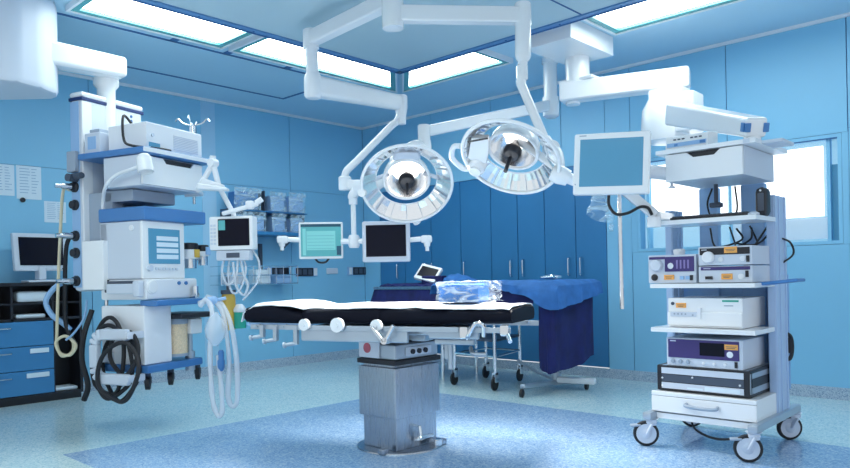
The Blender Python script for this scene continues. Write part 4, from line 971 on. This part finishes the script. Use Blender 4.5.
dR = 4.3; RR = 50.5/FPX*dR
cr = at(510, 158.5, dR); tocam = (CAM-cr).normalized()
nR = tocam*cos(radians(55))+(RT*-.36-ZZ*.93).normalized()*sin(radians(55))
n, u, w, c, dc = lamp_head('x', '', fr2, nR, RR, cr, 0, tr)
mj = RT*.93-ZZ*.34; mj = (mj-n*mj.dot(n)).normalized()
b = B(); s0 = c+mj*RR*1.02-n*.02
b.tube([re, A3(551, 148, 4.42), A3(557, 155, 4.36), s0], .04, 12, 4); b.lathe([(.05, -.04), (.05, .04)], A3(551, 149, 4.4), d=FW); b.lathe([(.05, -.05), (.06, 0), (.05, .06)], s0, d=mj); b.cyl(s0, s0+mj*.14, .035); b.beam(s0-n*.03, dc-n*.12, .07, .05, .015); b.go('yoke', WHITE2, tr)
mn = n.cross(mj); mn = mn if mn.z < 0 else -mn
g = (-mj*cos(.55)+mn*sin(.55)); gp = g.cross(n); s1 = c+g*RR
b = B(); b.tube([s1+gp*.10-n*.02, s1+g*.05+gp*.09-n*.02, s1+g*.09-n*.02, s1+g*.05-gp*.09-n*.02, s1-gp*.10-n*.02], .018, 10, 5); b.go('grip', WHITE, tr)
hp = lambda a_, b_: c+mj*RR*a_+mn*RR*b_-n*.045
b = B(); b.poly([hp(-.86, -.10), hp(-.55, -.28), hp(-.46, .0), hp(-.40, .42), hp(-.62, .62), hp(-.80, .45)], n*.035, .006); b.go('control_housing', WHITE2, tr)
b = B(); b.beam(hp(-.9, .02)+n*.036, hp(-.55, -.28)+n*.036, .012, .006, .002, up=n); b.go('housing_slot', BLACK, tr)
cp = hp(-.56, .60)
b = B(); b.lathe([(.06, 0), (.055, .06), (.04, .075)], cp, d=n); b.use(BLACK).lathe([(.036, .075), (.038, .09), (.02, .098)], cp, d=n); b.mats[0] = WHITE2; b.go('camera_eye', None, tr)
b = B(); b.beam(dc+mj*RR*.45-n*.08, c+mj*RR*.72-n*.075, .06, .03, .008); b.go('dish_bracket', LGREY, tr)
shine('lamp_beam_right', fr2.o+dc+n*.19, n, 160)

# ================================================================== right ceiling pendant and equipment cart
f = Fr((3.82, -.97, 2.2)); t = thing('equipment_pendant', 'white ceiling box with heavy jointed arm reaching to the equipment cart', 'pendant', f)
P4 = lambda px, py, d: f.L(at(px, py, d))
b = B(); b.bb((-.16, -.55, .64), (.265, .12, .80), .006); b.go('ceiling_box', WHITE2, t)
cb = P4(578, 92, 5.95); cb = V((cb.x, cb.y, 0)); zc1 = P4(578, 92, 5.95).z
b = B(); b.cyl((cb.x, cb.y, zc1), (cb.x, cb.y, .645), .1, seg=32); b.go('drop_tube', WHITE2, t)
ce = P4(690, 77.5, 5.55); zc2 = zc1
ca = P4(561, 93, 5.99)
b = B(); b.beam(V((ca.x, ca.y, zc1)), V((ce.x, ce.y, ce.z)), .16, .165, .02, .16, h2=.16); b.cyl((cb.x-.05, cb.y, zc1-.1), (cb.x-.05, cb.y, zc1-.07), .06); b.box((cb.x+.02, cb.y, zc1+.088), (.32, .16, .03), .01); b.go('upper_arm', WHITE2, t)
c3 = P4(668, 90, 5.5); c4 = P4(666, 136, 5.4)
b = B(); b.bb((c3.x-.12, c3.y-.1, P4(668, 100, 5.5).z), (c3.x+.14, c3.y+.1, c3.z), .015); b.go('joint_block', WHITE2, t)
b = B(); zt1, zt0 = P4(668, 98, 5.5).z, P4(668, 142, 5.4).z
b.lathe([(.05, 0), (.17, .06), (.19, .35), (.18, .75), (.13, 1)], V((c3.x-.02, c3.y, zt0)), V((c3.x-.02, c3.y, zt1)), 28); b.bb((c3.x+.03, c3.y-.13, zt1-.30), (c3.x+.25, c3.y+.08, zt1+.0), .02); b.go('pivot_housing', WHITE2, t)
g0 = P4(675, 114, 5.15); g1 = P4(757, 127.5, 3.88); 
b = B(); b.beam(g0, g1, .15, .16, .02, .12, h2=.11); b.go('lower_arm', WHITE2, t)
dd = (g1-g0).normalized(); sd = dd.cross(ZZ).normalized(); up_ = sd.cross(dd)
b = B(); b.box(g1-dd*.035+sd*.0625, (.04, .012, .05), .003, Matrix((dd, sd, up_)).transposed()); b.go('end_mark', BLUE, t); b = B(); b.box(g1+sd*.05+dd*.002, (.012, .03, .05), .003, Matrix((dd, sd, up_)).transposed()); b.go('end_mark', BLUE, t); b = B(); b.box(g1-sd*.05+dd*.002, (.012, .03, .05), .003, Matrix((dd, sd, up_)).transposed()); b.go('end_mark', BLUE, t)
zg = g1.z-.055
b = B(); g2 = g1-dd*.06; b.cyl((g2.x, g2.y, 1.748-2.2), (g2.x, g2.y, g2.z), .045); b.go('cart_coupling', WHITE2, t)

# ---- cart: front faces -y
CX0, CX1, CF, CB_ = 5.03, 5.64, -2.27, -1.56
f = Fr(((CX0+CX1)/2, -1.9, 0)); t = thing('equipment_cart', 'tall white equipment cart on casters with shelves and bottom drawer', 'cart', f)
Q = lambda x, y, z: V((x-f.o.x, y-f.o.y, z))
b = B()
for x in (5.035, 5.63): b.bb(Q(x-.028, -2.34, .160), Q(x+.028, -1.55, .208), .012)
b.bb(Q(5.03, -1.62, .165), Q(5.64, -1.57, .2), .01); b.go('base_rail', STEELD, t)
for x, y, a in ((5.04, -2.29, -1.0), (5.625, -2.30, -1.15), (5.04, -1.62, -1.0), (5.635, -1.62, -.85)):
    b = B(); b.lathe([(.03, 0), (.03, .03), (.045, .04)], Q(x, y, .125), d=(0, 0, 1)); dx, dy = cos(a), sin(a); o = V((x+.03*dy, y-.03*dx, 0))
    sidev = V((dx, dy, 0)); fw_ = V((dy, -dx, 0))
    for s in (-1, 1): b.beam(Q(x, y, .14)+sidev*.028*s, Q(o.x, o.y, .075)+sidev*.028*s, .06, .012, .003, .03, up=fw_)
    b.beam(Q(x, y, .148)-sidev*.03, Q(x, y, .148)+sidev*.03, .06, .025, .008); c_ = b.go('caster', LGREY, t)
    b = B(); w0 = Q(o.x, o.y, .075); b.use(BLKRUB).lathe([(.058, -.016), (.070, -.015), (.074, -.008), (.074, .008), (.070, .015), (.058, .016)], w0, d=sidev, seg=28, caps=False); b.use(LGREY).lathe([(0, -.02), (.02, -.02), (.03, -.013), (.058, -.0155), (.058, .0155), (.03, .013), (.02, .02), (0, .02)], w0, d=sidev, seg=28); b.go('wheel', None, c_)
    b = B(); b.beam(w0+fw_*.03+V((0, 0, .05)), w0+fw_*.09+V((0, 0, .045)), .045, .012, .004); b.go('brake_pedal', MGREY, c_)
# uprights
for x in (5.615, 4.995):
    b = B(); y0, y1, z1 = (-1.93, -1.70, 1.46) if x > 5.3 else (-1.9, -1.72, 1.42)
    s = 1 if x > 5.3 else -1
    b.bb(Q(x-.02, y0, .2), Q(x+.02, y1, z1), .004)
    for y in (y0+.005, y0+.08, y1-.05): b.bb(Q(x-.024, y, .2), Q(x+.026, y+.022, z1), .004)
    b.go('upright', ALU, t)
b = B(); b.bb(Q(5.12, -1.72, .2), Q(5.24, -1.66, 1.56), .01); b.bb(Q(5.38, -1.72, .2), Q(5.52, -1.66, 1.56), .01); b.bb(Q(5.0, -1.70, .32), Q(5.64, -1.69, 1.0)); b.go('rear_post', PALEB, t)
# bottom drawer box
b = B(); b.bb(Q(5.045, -2.25, .205), Q(5.63, -1.7, .325), .006); b.bb(Q(5.045, -2.262, .165), Q(5.625, -1.7, .2), .004); b.go('drawer_case', WHITE2, t)
b = B(); b.bb(Q(5.036, -2.272, .208), Q(5.633, -2.25, .30), .004); d_ = b.go('drawer', WHITE2, t)
b = B(); b.tube([Q(5.25, -2.27, .268), Q(5.255, -2.30, .262), Q(5.34, -2.305, .256), Q(5.42, -2.30, .258), Q(5.425, -2.27, .266)], .01, 8, 5); b.go('handle', MGREY, d_)
b = B(); b.bb(Q(5.036, -2.272, .302), Q(5.633, -2.25, .327), .004); b.go('top_board', WHITE2, t)
for z, x0, x1, yb in ((.677, 5.04, 5.632, -1.94), (.935, 5.04, 5.636, -1.94), (1.304, 5.06, 5.648, -1.94)):
    b = B(); b.bb(Q(x0, CF, z), Q(x1, yb, z+.026), .003); b.go('shelf', WHITE2, t)
# top drawer unit
b = B(); b.bb(Q(5.14, -2.22, 1.557), Q(5.578, -1.72, 1.717), .004); b.go('top_case', LGREY, t)
b = B(); x0, x1, z0, z1, y = 5.138, 5.575, 1.557, 1.715, -2.243
b.poly([Q(x0, y, z0), Q(x1, y, z0), Q(x1, y, z1), Q(5.455, y, z1), Q(5.42, y, z1-.03), Q(5.30, y, z1-.03), Q(5.265, y, z1), Q(x0, y, z1)], (0, .02, 0), .003); dt = b.go('top_drawer', WHITE2, t)
b = B(); b.bb(Q(5.26, -2.226, z1-.035), Q(5.46, -2.221, z1+.0)); b.go('grip_recess', BLACK, dt)
b = B(); b.bb(Q(5.085, -2.26, 1.719), Q(5.65, -1.7, 1.744), .003); b.go('top_board', WHITE2, t)
b = B(); b.bb(Q(5.64, -2.16, 1.722), Q(5.755, -1.95, 1.74), .003); b.bb(Q(5.585, -2.263, 1.721), Q(5.62, -2.255, 1.744)); b.go('side_tray', LGREY, t)
b = B(); b.lathe([(.02, 0), (.02, .008), (.008, .012), (.008, .035)], Q(5.155, -2.2, 1.525), d=(0, 0, 1)); b.go('knob', LGREY, t)
b = B(); b.bb(Q(5.2, -2.0, 1.34), Q(5.235, -1.98, 1.52)) if False else b.cyl(Q(5.3, -1.9, 1.44), Q(5.3, -1.9, 1.558), .012); b.box(Q(5.3, -1.9, 1.43), (.07, .05, .03), .008); b.go('hook', DGREY, t)
cabs = [[(5.2+.12*k, -1.74, 1.3), (5.24+.13*k, -1.8, 1.2), (5.3+.1*k, -1.85, 1.175), (5.4+.05*k, -1.76, 1.22), (5.36+.09*k, -1.74, 1.29)] for k in range(3)]
cabs += [[(5.22, -1.75, 1.55), (5.2, -1.78, 1.45), (5.23, -1.78, 1.33)], [(5.36, -1.75, 1.55), (5.38, -1.78, 1.4), (5.33, -1.78, 1.33)], [(5.59, -1.8, 1.3), (5.58, -1.9, 1.22), (5.5, -1.86, 1.18), (5.35, -1.76, 1.2)],
         [(5.62, -1.8, 1.22), (5.665, -1.74, 1.19), (5.675, -1.72, 1.12), (5.62, -1.78, 1.06)]]
for P in cabs:
    b = B(); b.tube([Q(*p) for p in P], .006, 6, 5); b.go('cable', BLKRUB, t)
b = B(); b.tube([Q(5.62, -1.75, .66), Q(5.645, -1.7, .63), Q(5.65, -1.69, .56), Q(5.64, -1.70, .50), Q(5.62, -1.75, .50)], .012, 6, 5); b.box(Q(5.638, -1.69, .58), (.03, .04, .10), .012); b.go('cable_bundle', BLKRUB, t)
b = B(); b.tube([Q(5.2, -2.1, .165), Q(5.25, -2.15, .10), Q(5.4, -2.2, .075), Q(5.55, -2.15, .11), Q(5.58, -2.0, .165)], .007, 6, 6); b.go('cable', BLKRUB, t)
b = B(); b.cyl(Q(5.14, -1.9, .165), Q(5.14, -1.9, .12), .025); b.go('plug', BLKRUB, t)
b = B(); b.beam(Q(5.62, -2.1, .952), Q(5.84, -2.18, .975), .12, .018, .006, .07); b.go('side_handle', BLUE, t)

def unit(name, label, x0, x1, y0, y1, z, h, body, fn, group=None):
    fr_ = Fr(((x0+x1)/2, y0, z+.002)); u = thing(name, label, 'device', fr_, group=group); w = (x1-x0)/2
    b = B(); b.bb((-w, 0, 0), (w, y1-y0, h-.002), .005); b.go('housing', body, u); fn(u, w, h); return u
def fascia(u, nm, m, x0, x1, z0, z1, y=-.004, bev=.001):
    b = B(); b.bb((x0, y, z0), (x1, .003, z1), bev); return b.go(nm, m, u)
def knobs(u, nm, m, pts, r, dep=.012, par=None):
    for x, z in pts:
        b = B(); b.lathe([(r, 0), (r, dep*.7), (r*.8, dep), (0, dep)], (x, .0, z), d=(0, -1, 0), seg=20); b.go(nm, m, par or u)
def sticker(u, x0, x1, z0, z1, y=-.005):
    o = fascia(u, 'warning_sticker', ORANGE, x0, x1, z0, z1, y, 0); 
    b = B(); zz = (z0+z1)/2; b.bb((x0+.008, y-.0006, zz+.001), (x1-.008, y, zz+.004)); b.bb((x0+.012, y-.0006, zz-.007), (x1-.015, y, zz-.004)); b.go('sticker_line', DGREY, o)
# black framed rack unit
def f_rack(u, w, h):
    fascia(u, 'fascia', BLACK, -w, w, 0, h, -.012, .008); fascia(u, 'upper_panel', LGREY, -w+.03, w-.03, h*.68, h-.012, -.016); fascia(u, 'lower_panel', LGREY, -w+.03, w-.03, .014, h*.33, -.016); fascia(u, 'middle_panel', DGREY, -w+.03, w-.03, h*.36, h*.65, -.014)
    knobs(u, 'button', WHITE, [(-w+.035, h*.5), (-w+.035, h*.2), (-.05, h*.6), (w-.05, h*.45)], .006, .02)
    fascia(u, 'paper_label', PAPER, .02, w-.05, .018, h*.28, -.017); fascia(u, 'paper_label', PAPER, -.08, .01, .02, h*.2, -.017)
    for s in (-1, 1):
        b = B()
        for z in (0.0, h-.018): b.bb((s*(w+.001), .0, z), (s*(w-.02), .42, z+.018), .003)
        b.bb((s*w, .015, 0), (s*(w-.015), .03, h)); b.bb((s*(w+.0), .02, h*.35), (s*(w+.003), .42, h*.68)); b.bb((s*w, .40, 0), (s*(w+.002), .42, h)); b.go('frame_edge', BLACK, u)
unit('rack_recorder', 'black framed rack unit directly on the bottom drawer of cart', 5.055, 5.585, -2.22, -1.78, .327, .148, STEELD, f_rack)
def f_purple(u, w, h):
    fascia(u, 'fascia', PURPLE, -w+.012, w-.02, h*.30, h-.01); fascia(u, 'display', SCRBLK, -.02, .12, h*.42, h*.86, -.006); sticker(u, w-.10, w-.025, h*.66, h*.84)
    knobs(u, 'dial', MGREY, [(-w+.04, h*.17), (-w+.085, h*.17), (-w+.13, h*.17)], .012); knobs(u, 'button', WHITE, [(0, h*.15), (.06, h*.15), (.12, h*.15)], .009, .006); knobs(u, 'ring_socket', WHITE, [(w-.07, h*.5)], .018, .006); fascia(u, 'rocker_switch', BLACK, w-.045, w-.03, .012, .045, -.008)
    fascia(u, 'logo_mark', LGREY, -w+.025, -w+.06, h*.86, h*.90, -.005, 0)
unit('insufflator_unit', 'wide purple fronted unit with black display, under a white shelf', 5.112, 5.55, -2.22, -1.86, .475, .168, LGREY, f_purple)
def f_white(u, w, h):
    fascia(u, 'lower_lip', WHITE2, -w, w, h*.06, h*.52, -.012, .006); fascia(u, 'key_panel', LGREY, -w+.02, -.04, h*.36, h*.52, -.016); sticker(u, -w+.05, -w+.11, h*.66, h*.82)
    knobs(u, 'button', DGREY, [(-w+.03, h*.8)], .010, .008); knobs(u, 'key', MGREY, [(-w+.045+.022*k, h*.45) for k in range(4)]+[(-.06, h*.42)], .006, .018)
    fascia(u, 'green_logo', GREEN, w-.11, w-.02, h*.87, h*.93, -.002, 0); fascia(u, 'lever', WHITE, -.035, -.012, h*.3, h*.66, -.02); fascia(u, 'logo_mark', MGREY, w-.10, w-.05, h*.73, h*.76, -.002, 0)
unit('printer_unit', 'white unit with curved lower lip and small green mark', 5.118, 5.545, -2.2, -1.82, .703, .172, WHITE2, f_white)
def f_light(u, w, h):
    fascia(u, 'fascia', PURPLE, -.04, w-.01, h*.4, h*.92); fascia(u, 'fascia_strip', PURPLE, -w+.008, -.04, h*.84, h*.93); knobs(u, 'dial', LGREY, [(-w+.06, h*.62)], .036, .03); knobs(u, 'socket', BLACK, [(-w+.04, h*.2)], .02, .008); sticker(u, -w+.10, -w+.16, .02, .048); knobs(u, 'ring_socket', WHITE, [(-.005, h*.60)], .018, .006); fascia(u, 'rocker_switch', BLACK, w-.035, w-.018, .015, .045, -.008); fascia(u, 'button', PALEB, .05, .075, .02, .04, -.007); fascia(u, 'button', PALEB, .085, .11, .02, .04, -.007)
    b = B()
    for k in range(4): b.bb((.03+.022*k, -.0055, h*.5), (.04+.022*k, -.003, h*.8))
    b.go('indicator', mat('indicator_violet', (.22, .18, .42), .4), u)
unit('light_source', 'small purple and grey unit with round lamp socket, left on middle shelf', 5.008, 5.298, -2.22, -1.86, .962, .168, LGREY, f_light)
def f_cam1(u, w, h):
    fascia(u, 'fascia_strip', PURPLE, -w+.015, w-.012, h*.74, h*.94); fascia(u, 'jack', BLACK, -w+.04, -w+.08, h*.2, h*.38, -.008); sticker(u, -w+.13, -w+.19, .018, .05); knobs(u, 'ring_socket', WHITE, [(w-.06, h*.35)], .016, .006); fascia(u, 'rocker_switch', BLACK, w-.036, w-.02, .03, .065, -.008); fascia(u, 'logo_mark', LGREY, -w+.03, -w+.07, h*.82, h*.86, -.005, 0)
unit('camera_unit', 'flat grey unit with purple strip, lower one of the two stacked', 5.312, 5.608, -2.22, -1.86, .962, .095, LGREY, f_cam1)
def f_cam2(u, w, h):
    fascia(u, 'fascia_strip', BLACK, -w+.01, w-.012, h*.55, h*.9); sticker(u, .0, .07, h*.62, h*.94, -.006); knobs(u, 'dial', WHITE, [(-w+.06, h*.42)], .034, .022); knobs(u, 'ring_socket', WHITE, [(w-.05, h*.32)], .015, .006); knobs(u, 'button', WHITE, [(-.02, h*.3)], .014, .008); fascia(u, 'rocker_switch', BLACK, w-.03, w-.014, .015, .05, -.008); fascia(u, 'logo_mark', LGREY, -w+.02, -w+.05, h*.8, h*.84, -.005, 0)
unit('camera_unit', 'grey unit with black strip and white dial, upper one of two stacked', 5.312, 5.608, -2.22, -1.86, 1.06, .108, LGREY, f_cam2)
b = B(); b.lathe([(.03, 0), (.034, .01), (.034, .03), (.02, .036)], (5.15, -2.1, 1.132), d=(0, 0, 1)); orphan(b.go('small_pot', WHITE), 'small round white cap lying on the left purple unit', 'pot')
# keyboard, handset, control panel
f5 = Fr((5.37, -2.16, 1.331)); k_ = thing('keyboard', 'black keyboard lying on the upper white shelf of cart', 'keyboard', f5)
b = B(); b.bb((-.215, -.075, 0), (.225, .075, .016), .004); b.go('case', BLACK, k_)
b = B()
for i in range(18):
    for j in range(5): b.bb((-.205+.0237*i, -.065+.026*j, .015), (-.205+.0237*i+.019, -.065+.026*j+.021, .022))
b.go('key', DGREY, k_)
f6 = Fr((5.612, -2.03, 1.331)); k_ = thing('speaker', 'black rounded upright speaker at the right end of keyboard', 'speaker', f6)
b = B(); b.bb((-.035, -.05, 0), (.03, .05, .165), .028); b.go('housing', BLACK, k_); b = B(); b.bb((-.015, -.054, .03), (.018, -.046, .13), .004); b.go('grille', DGREY, k_); b = B(); b.cyl((-.0, -.05, .145), (-.0, -.053, .145), .006); b.go('indicator', WHITE, k_)
b = B(); b.lathe([(.03, 0), (.028, .01), (.012, .018)], (5.625, -2.235, 1.331), d=(0, 0, 1), seg=20); orphan(b.go('puck', LGREY), 'small pale puck at right front corner of keyboard shelf', 'puck')
f7 = Fr((5.26, -2.18, 1.746)); k_ = thing('control_console', 'white control panel with blue strip tilted on top of cart', 'panel', f7)
b = B(); b.poly([(-.125, -.055, 0), (-.125, -.04, .075), (-.125, .1, .095), (-.125, .1, 0)], (.25, 0, 0), .004); b.go('housing', WHITE2, k_)
b = B(); b.poly([(-.115, -.0555, .012), (.115, -.0555, .012), (.115, -.0495, .036), (-.115, -.0495, .036)], (0, -.0015, 0)); b.go('blue_strip', PALEB, k_)
b = B()
for x in (-.07, -.045, -.02, .03, .055, .08): b.box((x, -.046, .055), (.016, .008, .008), .002)
b.go('key', DGREY, k_)
b = B(); b.box((.095, -.0555, .024), (.03, .005, .016), .001); b.box((-.06, -.0555, .022), (.02, .005, .012), .001); b.go('button', BLUE, k_)

# ---- blue screen on arm at the left of cart
mc = at(611, 163, 4.0); Wm, Hm = .212, .178
f8 = Fr(mc-V((0, 0, Hm)), radians(43.1-22)); t = thing('surgical_screen', 'large white framed screen, pale blue, beside the equipment cart', 'monitor', f8)
tilt = Matrix.Translation((0, 0, Hm)) @ Matrix.Rotation(radians(2.2), 4, 'Y') @ Matrix.Rotation(radians(-4), 4, 'X') @ Matrix.Translation((0, 0, -Hm))
b = B(); b.bb((-Wm, 0, 0), (Wm, .05, 2*Hm), .012); b.bb((-Wm*.6, .04, Hm*.4), (Wm*.6, .10, Hm*1.6), .03); b.bm.transform(tilt); b.go('housing', WHITE2, t)
b = B(); b.bb((-Wm+.036, -.003, .046), (Wm-.038, .004, 2*Hm-.036), .002); b.bm.transform(tilt); b.go('screen', SCRBLUE, t)
b = B(); b.ball((-Wm+.014, -.001, .06), .004); b.bm.transform(tilt); b.go('button', MGREY, t)
b = B(); b.bb((-Wm+.03, -.001, 2*Hm-.018), (-Wm+.07, .001, 2*Hm-.012)); b.bm.transform(tilt); b.go('brand_mark', MGREY, t)
G = lambda px, py, d: f8.L(at(px, py, d))
b = B(); b.cyl((0, .08, Hm*1.0), G(648, 171, 4.08), .035, seg=16); b.cyl(G(645, 171, 4.08), f8.L(V((5.13, -1.98, 1.62))), .04, seg=16); b.go('side_arm', CREAM if False else WHITE, t)
b = B(); b.beam(G(622, 188, 4.2), G(656, 216, 4.15), .08, .06, .015, .06); b.beam(G(656, 216, 4.15), f8.L(V((4.99, -1.85, 1.38))), .05, .05, .01); b.lathe([(.04, 0), (.04, .06)], G(654, 217, 4.15), d=(0, 0, -1)); b.go('support_arm', WHITE2, t)
b = B(); b.tube([G(609, 192, 4.12), G(609, 205, 4.12), G(616, 214, 4.12), G(628, 213, 4.12), G(640, 207, 4.12), G(648, 208, 4.12), G(652, 215, 4.12)], .009, 8, 6); b.go('cable', BLKRUB, t)
b = B(); b.cyl(G(619, 185, 4.2), G(622, 309, 4.2), .013, seg=12); b.go('hanging_rod', CHROME, t)
b = B(); q0, q1 = at(598, 190, 4.25), at(602, 224, 4.25); rr = .022
def bag(u, v):
    a = 2*pi*u; p = q0.lerp(at(604-12*sin(pi*min(1, v*1.4))*.0, 216, 4.25), v); r_ = .035+.06*v*v*(1 if v < .8 else 1-1.2*(v-.8))+.010*n1(u*8, v*5)
    p = p+RT*(r_*cos(a)-.02*v)+FW*(r_*.5*sin(a))+V((0, 0, -.03*v*sin(a*1)-.02*v*cos(a)))
    return p
b.grid(bag, 24, 12, .002); b.tube([at(606, 212, 4.25), at(611, 222, 4.25), at(611, 231, 4.25)], .014, 8, 5, rf=lambda u: 1+.3*sin(u*40)); orphan(b.go('clear_plastic_bag', BAGFILM), 'crumpled clear plastic cover hanging below the large pale blue screen', 'plastic cover')

# ================================================================== light and look
W = bpy.data.worlds.new('world'); S.world = W; W.use_nodes = True
bg = W.node_tree.nodes['Background']; bg.inputs['Color'].default_value = (.90, .96, 1, 1); bg.inputs['Strength'].default_value = .78
vs = S.view_settings; S.display_settings.display_device = 'sRGB'
vs.view_transform = 'Standard'; vs.look = 'None'; vs.gamma = 1; vs.use_curve_mapping = False; vs.exposure = 0.08
S.cycles.max_bounces = 8; S.cycles.use_denoising = True; S.cycles.transparent_max_bounces = 16
S.cycles.sample_clamp_indirect = 4; S.cycles.caustics_reflective = False; S.cycles.caustics_refractive = False
